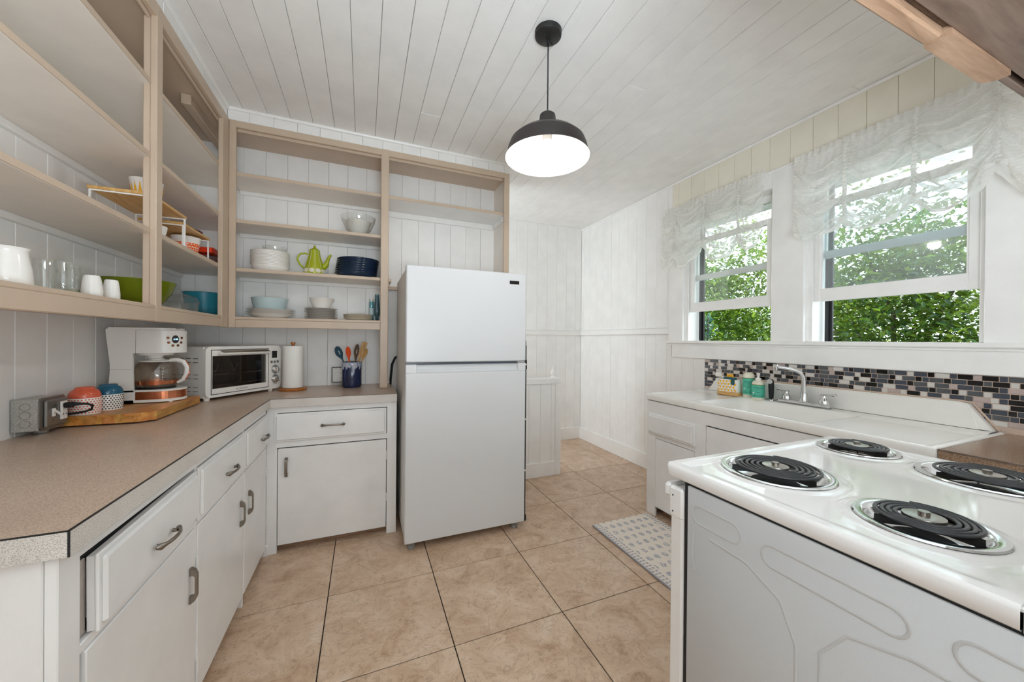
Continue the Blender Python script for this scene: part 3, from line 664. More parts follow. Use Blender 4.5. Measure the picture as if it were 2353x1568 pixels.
bb('side_panel', (XB1 - 0.018, FY + 0.019, 0.0), (XB1, YB, 0.872)); bb('bottom_panel', (FX, FY + 0.03, 0.06), (XB1 - 0.018, YB, 0.075)); bb('toe_board', (FX, FY + 0.055, 0), (XB1 - 0.018, FY + 0.07, 0.06), 'strip')
bb('stile', (FX + 0.0005, FY, 0.0), (-0.312, FY + 0.019, 0.875)); bb('stile', (0.298, FY, 0.0), (XB1, FY + 0.019, 0.872)); bb('top_rail', (FX, FY + 0.0005, 0.826), (XB1 - 0.001, FY + 0.0185, 0.873)); bb('rail', (FX, FY + 0.0005, 0.622), (XB1 - 0.001, FY + 0.0185, 0.656))
d = part('drawer', front_panel(-0.328, 0.294, 0.656, 0.824, FY, 'x'), 'cab', t); drawer_pull(d, (-0.016, FY - 0.016, 0.741), (1, 0, 0), (0, -1, 0), 0.135)
d = part('door', MB().box((-0.308, FY - 0.003, 0.048), (0.294, FY + 0.016, 0.616), 0.002), 'cab', t); door_pull(d, (-0.264, FY - 0.003, 0.505), (0, -1, 0))
part('dark_gap', MB().box((-0.311, FY + 0.017, 0.05), (0.297, FY + 0.0185, 0.621)), 'black', t)
for hz in (0.515, 0.245): hinge(d, (0.2965, FY - 0.004, hz))

t = thing('countertop', 'tan speckled laminate worktop running round the left corner', 'countertop', (XL, -0.04, 0.87))
CX, CY, CXR = -0.342, 1.500, 0.357
part('laminate_top', MB().prism([(XL, -0.038), (CX - 0.002, -0.038), (CX - 0.002, CY + 0.002), (CXR, CY + 0.002), (CXR, YB), (XL, YB)], 'z', 0.872, CZ), 'lam', t)
part('edge_band', MB().box((CX - 0.0025, -0.0385, 0.866), (CX + 0.0015, CY - 0.028, CZ - 0.0015)).box((CX - 0.0025, CY - 0.028, 0.866), (CX + 0.001, CY, CZ - 0.0015)), 'lamedge', t)
part('edge_band', MB().box((CX, CY - 0.0015, 0.864), (CXR, CY + 0.0025, CZ - 0.0015)), 'lamedge', t)
part('edge_band', MB().box((XL, -0.0415, 0.866), (CX + 0.0012, -0.0375, CZ - 0.0015)), 'lamedge', t)
part('dark_seam', MB().box((CX - 0.0035, -0.0405, CZ - 0.0016), (CX + 0.0012, CY, CZ + 0.0003)).box((CX - 0.003, CY - 0.001, CZ - 0.0016), (CXR, CY + 0.003, CZ + 0.0003)).box((XL, -0.041, CZ - 0.0016), (CX, -0.0365, CZ + 0.0003)).box((CX - 0.001, -0.0418, 0.866), (CX + 0.0016, -0.0392, CZ - 0.001)), 'black', t)

# ---------------------------------------------------------------- refrigerator
t = thing('refrigerator', 'tall white top freezer refrigerator standing at the end of the worktop', 'refrigerator', (0.77, 1.6, 0))
RX0, RX1, RY = 0.384, 1.161, 1.252
part('cabinet', MB().box((RX0 + 0.004, RY + 0.075, 0.045), (RX1 - 0.004, 1.93, 1.700), 0.006), 'fridgeside', t)
part('gasket', MB().box((RX0 + 0.012, RY + 0.062, 0.06), (RX1 - 0.012, RY + 0.078, 1.69)), 'inkgrey', t)
d = part('freezer_door', MB().box((RX0, RY, 1.130), (RX1, RY + 0.064, 1.711), 0.006), 'fridge', t)
part('badge', MB().box((1.040, RY - 0.003, 1.638), (1.108, RY + 0.001, 1.660), 0.001), 'lcd', d)
mb = MB().box((RX0, RY + 0.022, 0.05), (RX1, RY + 0.064, 1.118), 0.005)
HX0, HX1 = 0.448, 1.104
mb.box((RX0, RY, 0.05), (RX1, RY + 0.03, 1.068), 0.005); mb.box((RX0, RY, 1.064), (HX0, RY + 0.03, 1.118), 0.004); mb.box((HX1, RY, 1.064), (RX1, RY + 0.03, 1.118), 0.004)
mb.quad((HX0, RY + 0.001, 1.068), (HX1, RY + 0.001, 1.068), (HX1, RY + 0.022, 1.09), (HX0, RY + 0.022, 1.09))
d = part('fridge_door', mb, 'fridge', t)
part('door_gap_trim', MB().box((RX0 + 0.003, RY + 0.008, 1.117), (RX1 - 0.003, RY + 0.06, 1.131)), 'slate', t)
part('hinge', MB().box((RX1 - 0.06, RY + 0.004, 1.119), (RX1 - 0.003, RY + 0.03, 1.129), 0.002), 'chrome', t)
mb = MB().box((RX1 - 0.003, RY + 0.012, 0.046), (RX1 + 0.013, RY + 0.06, 1.235), 0.004).tube([(RX1 + 0.003, RY + 0.03, 1.22), (RX1 + 0.003, RY + 0.03, 1.262), (RX1 - 0.001, RY + 0.03, 1.285)], [0.012, 0.011, 0.003], 10).box((RX1 - 0.003, RY + 0.01, 1.07), (RX1 + 0.016, RY + 0.06, 1.135), 0.004).box((RX1 - 0.003, RY + 0.01, 0.046), (RX1 + 0.018, RY + 0.06, 0.09), 0.004)
o = part('side_bracket', mb, 'black', t, label='black strip down the right edge')
for z in (1.105, 0.735, 0.39): part('screw', MB().tube([(RX1 + 0.006, RY + 0.013, z), (RX1 + 0.006, RY + 0.008, z)], 0.006, 10), 'cream_cer', o)
for x in (RX0 + 0.045, RX1 - 0.055):
    part('leg', MB().box((x - 0.02, RY + 0.04, 0.012), (x + 0.02, RY + 0.09, 0.05), 0.003).lathe([(0, 0), (0.022, 0), (0.024, 0.006), (0.024, 0.018), (0.008, 0.026), (0, 0.026)], 18, (x, RY + 0.052, 0.0)), 'inkgrey', t)
for x in (RX0 + 0.05, RX1 - 0.05): part('leg', MB().box((x - 0.02, 1.84, 0), (x + 0.02, 1.88, 0.05), 0.003), 'inkgrey', t)
part('bottom_bracket', MB().box((RX1 - 0.13, RY + 0.03, 0.038), (RX1 - 0.095, RY + 0.06, 0.055), 0.002), 'fridgeside', t)
part('power_cord', MB().tube([(0.366, 2.02, 0.60), (0.354, 2.02, 0.80), (0.350, 2.02, 0.95), (0.362, 2.03, 1.07), (0.385, 2.05, 1.12), (0.43, 2.08, 1.14)], 0.009, 10), 'rubber', t)

# ---------------------------------------------------------------- sink run on the right
SX0, SX1, SY0, SY1, SZ = 2.103, 2.735, -0.318, 1.155, 0.878
t = thing('sink_cabinet', 'white painted sink cabinet under the windows with drawer and doors', 'cabinet', (2.4, 0.4, 0))
KX = 2.118
bb('end_panel', (KX, SY1 - 0.022, 0), (XR - 0.02, SY1 - 0.002, 0.83), 'cabchip'); bb('stile', (KX - 0.002, 1.072, 0.0), (KX + 0.018, SY1, 0.832)); bb('stile', (KX - 0.002, 0.655, 0.0), (KX + 0.018, 0.735, 0.77)); bb('stile', (KX - 0.001, -0.30, 0.0), (KX + 0.018, -0.22, 0.77))
bb('apron_rail', (KX - 0.003, SY0 + 0.01, 0.752), (KX + 0.018, SY1 - 0.001, 0.832), 'cabchip'); bb('rail', (KX - 0.001, 0.73, 0.566), (KX + 0.017, 1.075, 0.755)); bb('bottom_panel', (KX + 0.02, -0.30, 0.07), (XR - 0.03, SY1 - 0.03, 0.085)); bb('toe_board', (KX + 0.07, -0.30, 0), (KX + 0.085, 1.07, 0.07), 'strip')
d = part('drawer', MB().box((KX - 0.022, 0.722, 0.600), (KX - 0.002, 1.122, 0.742), 0.0035), 'cab', t)
mb = MB().prism([(KX - 0.022, 0.728), (KX - 0.032, 0.742), (KX - 0.022, 0.742)], 'y', 0.74, 1.10)
part('bevel', MB().box((KX - 0.030, 0.735, 0.612), (KX - 0.021, 1.110, 0.728), 0.006), 'cab', d)
d = part('door', MB().box((KX - 0.001, 0.738, 0.07), (KX + 0.016, 1.07, 0.562), 0.002), 'cab', t)
for hz in (0.455, 0.17): hinge(d, (KX - 0.003, 1.071, hz))
d = part('door', MB().box((KX - 0.0012, 0.215, 0.07), (KX + 0.016, 0.652, 0.744), 0.002), 'cab', t)
for hz in (0.62, 0.17): hinge(d, (KX - 0.003, 0.653, hz))
part('door', MB().box((KX - 0.0012, -0.215, 0.07), (KX + 0.016, 0.211, 0.748), 0.002), 'cab', t)
part('dark_gap', MB().box((KX + 0.0165, -0.22, 0.06), (KX + 0.0175, 1.073, 0.7535)), 'black', t)
part('side_knob', MB().lathe([(0, 0), (0.006, 0), (0.006, 0.01), (0.012, 0.014), (0.012, 0.02), (0, 0.024)], 14).xf(Matrix.Translation((2.16, SY1, 0.56)) @ Matrix.Rotation(-PI / 2, 4, 'X')), 'trim', t)

t = thing('sink', 'white porcelain drainboard sink with raised back under the windows', 'sink', (2.4, 0.42, SZ))
BX0, BX1, BY0, BY1 = 2.20, 2.585, 0.155, 0.74
def sstep(a, b, x): x = max(0, min(1, (x - a) / (b - a))); return x * x * (3 - 2 * x)
def basin(x, y):
    m = 0.035; fx = min(sstep(BX0 - m, BX0 + m, x), 1 - sstep(BX1 - m, BX1 + m, x)); fy = min(sstep(BY0 - m, BY0 + m, y), 1 - sstep(BY1 - m, BY1 + m, y)); return fx * fy
def deck(x, y):
    z = SZ; d = min(x - SX0, y - SY0, SY1 - y)
    z += 0.007 * (1 - sstep(0.012, 0.05, d)) * sstep(0.0, 0.012, d)                 # raised rolled rim
    z -= 0.145 * basin(x, y)
    for a, b, slope in ((0.80, 1.12, 1), (-0.28, 0.10, -1)):
        if a < y < b and 2.16 < x < 2.60: z -= 0.0015 * (1 + math.cos((x - 2.16) * 2 * PI / 0.03)) * sstep(a, a + 0.04, y) * (1 - sstep(b - 0.04, b, y)) if slope > 0 else 0.004
    z += 0.006 * sstep(2.60, 2.64, x) * (1 - sstep(2.70, 2.73, x))
    return z
NX, NY = 64, 150
def dk(u, v):
    x, y = SX0 + 0.012 + (SX1 - SX0 - 0.012) * u, SY0 + 0.012 + (SY1 - SY0 - 0.024) * v; return (x, y, deck(x, y))
mb = MB().grid(dk, NX, NY)
# rolled apron: front and both ends
prof = [(0.012, None), (0.006, -0.001), (0.0015, -0.006), (0.0, -0.016), (0.0, -0.040), (0.004, -0.046), (0.02, -0.047)]
loop = [(SX1, SY0, 0, 1), (SX0, SY0, 1, 1), (SX0, SY1, 1, -1), (SX1, SY1, 0, -1)]
k = len(mb.v)
for ins, dz in prof:
    for X, Y, ix, iy in loop:
        x, y = X + ix * ins, Y + iy * ins; mb.v.append((x, y, deck(max(x, SX0 + 0.012), min(max(y, SY0 + 0.012), SY1 - 0.012)) if dz is None else SZ + 0.006 + dz))
for a in range(len(prof) - 1):
    for b in range(3):
        mb.f.append((k + a * 4 + b, k + a * 4 + b + 1, k + a * 4 + 4 + b + 1, k + a * 4 + 4 + b))
part('basin_and_drainboards', mb, 'porc', t, angle=50)
hb = MB(); sec = []
zb = 1.000
back = [(SY0 + 0.03, 0.884), (-0.215, zb - 0.006), (-0.190, zb), (1.035, zb - 0.008), (1.060, zb - 0.014), (SY1 - 0.02, 0.884)]
hb.prism(back, 'x', 2.725, XR - 0.004); hb.prism([(y, z - 0.004) for y, z in back[1:-1]] + [(1.10, 0.884), (SY0 + 0.07, 0.884)], 'x', 2.716, 2.726)
part('splashback', hb, 'porc', t, angle=25)
part('drain', MB().lathe([(0, 0.004), (0.03, 0.004), (0.042, 0.001), (0.044, 0)], 24, (2.40, 0.45, SZ - 0.142)), 'chrome', t)

# mosaic of glass and stone tiles
bs = thing('tile_backsplash', 'black grey and white mosaic tile strip behind the sink', 'backsplash', (XR, 0.4, 0.9))
poly = [(1.198, 0.875), (1.198, 1.126), (-0.75, 1.126), (-0.75, 0.875)]
part('grout_bed', MB().prism(poly, 'x', XR - 0.008, XR + 0.002), 'grout', bs)
RP = 0.02455; tiles = []; cols = ['blacktile', 'slate', 'slate2', 'slate', 'blacktile', 'whitetile', 'slate2', 'blacktile', 'pinktile', 'whitetile', 'slate', 'whitetile']
cache = {}
def btile(L, m):
    if (L, m) not in cache: cache[(L, m)] = MB().box((-0.0105, 0, 0), (-0.006, L, RP - 0.0028), 0.0012).mesh('tile', M[m])
    return cache[(L, m)]
rr = random.Random(3); count = 0
for row in range(10):
    z1 = 1.1245 - row * RP; z0 = z1 - RP + 0.0028
    y = 1.196 - (0.0 if row % 2 == 0 else 0.030); long = rr.random() < 0.5; prev = None
    if row % 2: link('tile', btile(0.028, rr.choice(cols)), bs, (0, 1.168, z0 - bs.location.z)).location.y -= bs.location.y
    while y > -0.47:
        L = 0.0462 if long else 0.0218
        m = rr.choice([c for c in cols if c != prev]); prev = m
        lo = y - L; vis = True
        if z0 < 0.992 and lo > -0.235 - (0.992 - z0) * 0.62 and y < 1.06 + (0.992 - z0) * 0.9: vis = False
        if z0 < 0.90: vis = False
        if vis and count < 300:
            link('tile', btile(L, m), bs, (0, lo - bs.location.y, z0 - bs.location.z)); count += 1
        y = lo - 0.0027; long = (not long) if rr.random() < 0.86 else long
tube = [(XR - 0.013, SY0 + 0.02, 0.886), (XR - 0.013, -0.222, 0.998), (XR - 0.013, -0.19, 1.003), (XR - 0.013, 1.04, 0.996), (XR - 0.013, SY1 - 0.01, 0.886)]
part('sealant_bead', MB().tube(tube, 0.004, 6), 'grout', bs); part('edge_strip', MB().box((XR - 0.012, 1.197, 0.88), (XR - 0.0, 1.203, 1.128)), 'trim', bs)

t = thing('countertop', 'brown stone look laminate counter in the corner right of the sink', 'countertop', (2.4, -0.7, 0.83))
part('laminate_top', MB().box((2.128, -1.15, 0.840), (XR - 0.008, SY0 - 0.002, 0.880), 0.001), 'lam2', t); part('edge_band', MB().box((2.120, -1.15, 0.833), (2.1285, SY0 - 0.002, 0.8745)), 'lam2', t); part('dark_seam', MB().box((2.1195, -1.15, 0.8743), (2.1285, SY0 - 0.002, 0.8805)), 'hood', t)
t = thing('corner_cabinet', 'white base cabinet carrying the brown counter behind the stove', 'cabinet', (2.45, -0.7, 0))
bb('carcass', (2.14, -1.14, 0.0), (XR - 0.02, SY0 - 0.003, 0.838), 'cab'); bb('door', (2.122, -0.72, 0.07), (2.14, -0.34, 0.80), 'cab'); bb('door', (2.122, -1.12, 0.07), (2.14, -0.735, 0.80), 'cab')

# faucet
t = thing('faucet', 'chrome two handle kitchen faucet on the back ledge of the sink', 'faucet', (2.64, 0.415, SZ))
FZ = SZ + 0.007; fx = 2.655
part('base_plate', MB().box((fx - 0.026, 0.272, FZ), (fx + 0.026, 0.558, FZ + 0.022), 0.008), 'chrome', t)
sp = [(fx, 0.415, FZ + 0.02), (fx, 0.415, FZ + 0.08), (fx, 0.416, FZ + 0.15), (fx - 0.003, 0.418, FZ + 0.175), (fx - 0.014, 0.428, FZ + 0.198), (fx - 0.035, 0.445, FZ + 0.212), (fx - 0.075, 0.478, FZ + 0.224), (fx - 0.115, 0.510, FZ + 0.232)]
part('spout', MB().tube(sp, [0.017, 0.0145, 0.0125, 0.012, 0.0115, 0.011, 0.0105, 0.010], 14, up=(0, 1, 0)).lathe([(0.022, 0), (0.024, 0.006), (0.019, 0.02), (0.0175, 0.055), (0.014, 0.056)], 20, (fx, 0.415, FZ + 0.02)), 'chrome', t, angle=50)
part('aerator', MB().lathe([(0, -0.028), (0.012, -0.028), (0.013, -0.004), (0.016, 0.006), (0.012, 0.014), (0, 0.016)], 16, (fx - 0.115, 0.510, FZ + 0.230)), 'chrome', t)
for hy, sg in ((0.513, 1), (0.310, -1)):
    h = part('handle', MB().lathe([(0, 0), (0.024, 0), (0.024, 0.018), (0.020, 0.026), (0.012, 0.036), (0.011, 0.050), (0, 0.052)], 20, (fx, hy, FZ + 0.022)), 'chrome', t, angle=40)
    part('lever', MB().box((-0.010, -0.018, 0), (0.010, 0.062, 0.012), 0.005).xf(Matrix.Translation((fx, hy, FZ + 0.070)) @ Matrix.Rotation(0.10 * sg, 4, 'X') @ Matrix.Rotation(0.0 if sg > 0 else PI, 4, 'Z')), 'chrome', h)
t = thing('sink_sprayer', 'black pull out sink sprayer left of the faucet', 'sprayer', (2.655, 0.607, SZ))
part('base_ring', MB().lathe([(0.026, 0.0), (0.024, 0.006), (0.012, 0.014), (0.012, 0.02), (0, 0.02)], 18, (2.655, 0.607, FZ)), 'chrome', t)
part('handle', MB().tube([(2.655, 0.607, FZ + 0.014), (2.655, 0.607, FZ + 0.05), (2.654, 0.606, FZ + 0.09), (2.652, 0.606, FZ + 0.118), (2.648, 0.606, FZ + 0.136)], [0.013, 0.015, 0.0165, 0.0155, 0.013], 14, up=(0, 1, 0)), 'rubber', t)
part('spray_head', MB().tube([(2.650, 0.607, FZ + 0.130), (2.632, 0.600, FZ + 0.130), (2.620, 0.596, FZ + 0.126)], [0.011, 0.014, 0.016], 14), 'chrome', t)
part('trigger', MB().box((2.655, 0.598, FZ + 0.09), (2.672, 0.614, FZ + 0.135), 0.005), 'rubber', t)

# soap bottles and sponge caddy
view = math.atan2(-0.957 - 0.7, 0.155 - 2.62)      # label side turned to the room
def soap(label, x, y, r, hb, pump, lab, words):
    t = thing('soap_bottle', label, 'soap bottle', (x, y, SZ + 0.001))
    part('bottle', MB().lathe([(0, 0), (r * 0.9, 0), (r, 0.006), (r, hb * 0.80), (r * 0.93, hb * 0.9), (r * 0.62, hb * 0.98), (r * 0.40, hb), (0, hb)], 28), 'soapbody', t, w=False)
    lb = part('label', MB().lathe([(r + 0.0006, hb * 0.13), (r + 0.0009, hb * 0.13), (r + 0.0009, hb * 0.76), (r + 0.0006, hb * 0.76)], 28), 'label', t, w=False)
    part('label_band', MB().lathe([(r + 0.0007, hb * 0.76), (r + 0.0012, hb * 0.76), (r + 0.0012, hb * 0.785), (r + 0.0007, hb * 0.785)], 28), 'olive', t, w=False)
    for s, z, q in words:
        m = Matrix.Rotation(view + PI / 2, 4, 'Z') @ Matrix.Translation((0, -(r + 0.0014), hb * z)) @ Matrix.Rotation(PI / 2, 4, 'X')
        text('lettering', s, q, 'ink', lb, m, bend=r + 0.0014)
    part('seal_dot', MB().lathe([(0, 0.0004), (0.006, 0.0004), (0.006, 0)], 14).xf(Matrix.Rotation(view + PI / 2 - 0.75, 4, 'Z') @ Matrix.Translation((0, -(r + 0.001), hb * 0.36)) @ Matrix.Rotation(PI / 2, 4, 'X')), 'ceram', lb, w=False)
    if pump == 'black': part('pump', MB().lathe([(0.011, 0), (0.011, 0.012), (0.008, 0.014), (0.008, 0.034), (0, 0.036)], 16, (0, 0, hb)).box((-0.022, -0.007, hb + 0.028), (0.006, 0.007, hb + 0.036), 0.003), 'black', t, w=False)
    else: part('pump', MB().lathe([(0.017, -0.004), (0.017, 0.014), (0.008, 0.018), (0.006, 0.03), (0.010, 0.034), (0.011, 0.046), (0, 0.05)], 16, (0, 0, hb)).tube([(0, 0, hb + 0.044), (-0.018, -0.006, hb + 0.046), (-0.024, -0.008, hb + 0.040)], [0.006, 0.005, 0.004], 8), 'ceram', t, w=False)
    return t
soap('taller green label dish soap bottle with black cap beside the sponge caddy', 2.665, 0.765, 0.036, 0.178, 'black', 'label', (("MRS. MEYER'S", 0.63, 0.010), ('CLEAN DAY', 0.56, 0.005), ('BASIL', 0.42, 0.007), ('DISH SOAP', 0.22, 0.011)))
soap('shorter green label hand soap bottle with white pump near the sprayer', 2.630, 0.676, 0.037, 0.132, 'white', 'label', (("MRS. MEYER'S", 0.63, 0.010), ('CLEAN DAY', 0.55, 0.005), ('BASIL', 0.40, 0.007), ('HAND SOAP', 0.22, 0.011)))
t = thing('sponge_caddy', 'lemon patterned white sponge caddy on a wooden tray at the left end of the sink', 'caddy', (2.63, 0.885, SZ + 0.004), math.radians(98))
def rrect(w, d, r, n=6):
    p = []
    for cx, cy, a0 in ((w - r, d - r, 0), (-w + r, d - r, PI / 2), (-w + r, -d + r, PI), (w - r, -d + r, 1.5 * PI)):
        for k in range(n + 1): a = a0 + PI / 2 * k / n; p.append((cx + r * math.cos(a), cy + r * math.sin(a)))
    return p
part('tray', MB().prism(rrect(0.080, 0.036, 0.03), 'z', 0, 0.026), 'bamboo', t, w=False, angle=40)
cup = MB(); P1 = rrect(0.077, 0.034, 0.030); P2 = rrect(0.073, 0.030, 0.026); n = len(P1); k = 0
for pl, z in ((P1, 0.0262), (P1, 0.115), (P2, 0.115), (P2, 0.034)): cup.v += [(x, y, z) for x, y in pl]
for a in range(3):
    for i in range(n): cup.f.append((a * n + i, a * n + (i + 1) % n, (a + 1) * n + (i + 1) % n, (a + 1) * n + i))
cup.f.append(tuple(range(3 * n, 4 * n))); cup.f.append(tuple(reversed(range(0, n))))
cp = part('cup', cup, 'ceram', t, w=False, angle=40)
lm = random.Random(5)
for sgn in (1, -1):
    for r_ in range(4):
        for c_ in range(6):
            x = -0.058 + c_ * 0.0235 + (0.011 if r_ % 2 else 0); z = 0.038 + r_ * 0.021
            if abs(x) < 0.06: part('lemon_print', MB().lathe([(0, 0.0006), (0.0078, 0.0004), (0.0082, 0)], 10, sx=0.8, sy=1.15).xf(Matrix.Translation((x, sgn * 0.0341, z)) @ Matrix.Rotation(sgn * -PI / 2, 4, 'X') @ Matrix.Rotation(lm.uniform(-0.7, 0.7), 4, 'Z')), 'yellow', cp, w=False)
            if abs(x + 0.011) < 0.06: part('leaf_print', MB().lathe([(0, 0.0005), (0.0026, 0.0003), (0.0028, 0)], 6, sx=0.6, sy=1.6).xf(Matrix.Translation((x + 0.0115, sgn * 0.0341, z + 0.004)) @ Matrix.Rotation(sgn * -PI / 2, 4, 'X') @ Matrix.Rotation(lm.uniform(-1, 1), 4, 'Z')), 'slate', cp, w=False)
solo('scrub_brush', MB().tube([(2.64, 0.905, 0.985), (2.665, 0.955, 1.000), (2.69, 1.005, 1.010)], [0.006, 0.007, 0.006], 10).lathe([(0, -0.012), (0.022, -0.010), (0.026, 0.004), (0.016, 0.022), (0, 0.026)], 16, (2.692, 1.02, 1.012)), 'ceram', 'white round headed dish brush leaning out of the lemon caddy', 'brush', (2.64, 0.905, 0.985))
solo('sponge', MB().box((2.600, 0.825, 0.955), (2.632, 0.915, 1.012), 0.006), 'tealleaf', 'dark green scouring sponge standing in the lemon caddy', 'sponge', (2.616, 0.86, 0.955))
solo('scrub_pad', MB().box((2.636, 0.865, 0.955), (2.652, 0.915, 1.032), 0.005), 'yellow', 'yellow scrub pad standing behind the sponge in the caddy', 'sponge', (2.644, 0.89, 0.955))

# ---------------------------------------------------------------- stove
t = thing('stove', 'white electric coil range in the right foreground', 'stove', (1.32, -0.48, 0))
TX0, TX1, TY0, TY1, TZ = 0.932, 1.709, -0.778, -0.188, 0.936
BUR = [(1.153, -0.345, 0.124, 5), (1.605, -0.312, 0.100, 4), (1.127, -0.625, 0.100, 4), (1.592, -0.575, 0.124, 5)]
def top(u, v):
    x, y = TX0 + 0.006 + (TX1 - TX0 - 0.012) * u, TY0 + (TY1 - 0.006 - TY0) * v; d = min(x - TX0, TX1 - x, TY1 - y)
    z = TZ - 0.006 * sstep(0.026, 0.046, d) * sstep(0.0, 0.07, y - TY0)
    for bx, by, R, _ in BUR: q = math.hypot(x - bx, y - by); z += 0.0025 * (1 - sstep(R + 0.004, R + 0.022, q)); z -= 0.045 * (1 - sstep(R - 0.022, R - 0.012, q))
    return (x, y, z)
mb = MB().grid(top, 130, 110); k = len(mb.v)
rim = [(0.006, 0.0), (0.002, -0.003), (0.0, -0.008), (0.0, -0.030), (0.004, -0.034), (0.03, -0.034)]
def corner_loop(ins, z):
    out = []; r = 0.018
    out.append((TX0 + ins, TY0, z))
    for q in range(7): a = PI - PI / 2 * q / 6; out.append((TX0 + r + (r - ins) * math.cos(a), TY1 - r + (r - ins) * math.sin(a), z))
    for q in range(7): a = PI / 2 - PI / 2 * q / 6; out.append((TX1 - r + (r - ins) * math.cos(a), TY1 - r + (r - ins) * math.sin(a), z))
    out.append((TX1 - ins, TY0, z)); return out
loops = [corner_loop(min(i, 0.012), TZ + z) for i, z in rim]; n = len(loops[0])
for l in loops: mb.v += l
for a in range(len(loops) - 1):
    for i in range(n - 1): mb.f.append((k + a * n + i, k + (a + 1) * n + i, k + (a + 1) * n + i + 1, k + a * n + i + 1))
part('cooktop', mb, 'appl', t, angle=50)
part('oven_body', MB().box((TX0 + 0.006, TY0 - 0.06, 0.03), (TX1 - 0.006, -0.262, 0.898), 0.003), 'rubber', t)
sp = MB().box((TX0 + 0.002, TY0 - 0.06, 0.03), (TX0 + 0.012, -0.264, 0.8965), 0.002)
def ridge(pts): sp.tube([(TX0 + 0.0018, y, z) for y, z in pts], 0.0030, 8, 0.22, (1, 0, 0))
def stadium(y0, y1, z, h):
    p = []
    for k in range(9): a = PI / 2 + PI * k / 8; p.append((y1 + h * -math.cos(a), z + h * math.sin(a)))
    for k in range(9): a = -PI / 2 + PI * k / 8; p.append((y0 - h * math.cos(a), z + h * math.sin(a)))
    return p + [p[0]]
ridge(stadium(-0.385, -0.300, 0.835, 0.022)); ridge(stadium(-0.655, -0.475, 0.828, 0.022)); ridge(stadium(-0.83, -0.745, 0.835, 0.022))
ridge([(-0.283, 0.80), (-0.280, 0.72), (-0.288, 0.69), (-0.296, 0.70)]); ridge([(-0.33, 0.790), (-0.42, 0.785), (-0.49, 0.75), (-0.52, 0.68), (-0.52, 0.40)]); ridge([(-0.56, 0.40), (-0.56, 0.70), (-0.60, 0.76), (-0.68, 0.785), (-0.82, 0.79)])
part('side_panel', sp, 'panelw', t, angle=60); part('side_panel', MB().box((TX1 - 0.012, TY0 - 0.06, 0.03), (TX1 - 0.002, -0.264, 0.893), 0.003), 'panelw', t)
part('front_frame', MB().box((TX0 + 0.005, -0.262, 0.03), (TX1 - 0.005, -0.254, 0.90)), 'rubber', t)
d = part('oven_door', MB().box((TX0 + 0.002, -0.250, 0.25), (TX1 - 0.002, -0.207, 0.872), 0.006), 'appl', t)
part('door_window', MB().box((TX0 + 0.16, -0.208, 0.42), (TX1 - 0.16, -0.205, 0.72), 0.002), 'lcd', d)
part('door_cap', MB().box((TX0 - 0.001, -0.251, 0.795), (TX0 + 0.020, -0.205, 0.878), 0.006), 'appl', d)
for z in (0.855, 0.812): part('screw', MB().tube([(TX0 - 0.0005, -0.220, z), (TX0 - 0.0022, -0.220, z)], 0.0022, 8), 'black', d)
part('door_handle', MB().box((TX0 + 0.002, -0.207, 0.842), (TX1 - 0.002, -0.184, 0.880), 0.007), 'appl', t)
part('storage_drawer', MB().box((TX0 + 0.003, -0.250, 0.05), (TX1 - 0.003, -0.210, 0.243), 0.006), 'appl', t)
part('dark_gap', MB().box((TX0 + 0.008, TY0 - 0.05, 0.892), (TX1 - 0.008, -0.256, 0.905)), 'rubber', t)
part('end_cap_gap', MB().box((TX0 + 0.004, TY0 - 0.058, 0.896), (TX0 + 0.02, TY0 - 0.0004, 0.932), 0.003), 'rubber', t)
part('end_cap', MB().box((TX0 + 0.0005, TY0 - 0.058, 0.897), (TX0 + 0.03, TY0 - 0.0016, 0.9295), 0.004), 'appl', t)
part('backguard', MB().box((TX0 + 0.01, TY0 - 0.062, 0.93), (TX1 - 0.004, TY0 - 0.020, 1.11), 0.012).box((TX0 + 0.004, TY0 - 0.06, 0.926), (TX1, TY0 + 0.004, 0.9335), 0.002), 'appl', t)
for x in (TX0 + 0.05, TX1 - 0.05):
    for y in (TY0 + 0.0, -0.30): part('leg', MB().lathe([(0, 0), (0.018, 0), (0.018, 0.01), (0.01, 0.012), (0.01, 0.032), (0, 0.032)], 12, (x, y, 0)), 'black', t)
for bx, by, R, turns in BUR:
    z = TZ - 0.0005
    b = part('drip_pan', MB().lathe([(R, 0.0005), (R - 0.002, 0.0035), (R - 0.012, 0.004), (R - 0.020, 0.0015), (R - 0.024, -0.004), (R - 0.032, -0.020), (R * 0.5, -0.028), (0.03, -0.030), (0.0, -0.030)], 56, (bx, by, z - 0.002)), 'chrome', t, angle=50)
    r0, r1 = 0.036, R - 0.028; pts = []; N = turns * 40
    for i in range(N + 1):
        f = i / N; a = f * turns * 2 * PI + 0.6; r = r0 + (r1 - r0) * f; pts.append((bx + r * math.cos(a), by + r * math.sin(a), z + 0.010))
    part('coil', MB().tube(pts, 0.0038, 8, 0.9), 'coil' if 'coil' in M else 'blackm', b, angle=60)
    for q in range(3):
        a = q * 2 * PI / 3 + 0.4; ca, sa = math.cos(a), math.sin(a)
        part('support', MB().box((0.02, -0.0012, -0.011), (R - 0.024, 0.0012, 0.006)).xf(Matrix.Translation((bx, by, z + 0.001)) @ Matrix.Rotation(a, 4, 'Z')), 'blackm', b)
    part('medallion', MB().lathe([(0.0, 0.0125), (0.020, 0.0125), (0.029, 0.011), (0.030, 0.006), (0.026, 0.0)], 28, (bx, by, z + 0.002)).lathe([(0.0085, 0.012), (0.0085, 0.019), (0, 0.019)], 18, (bx, by, z + 0.002)), 'steel', b, angle=40)

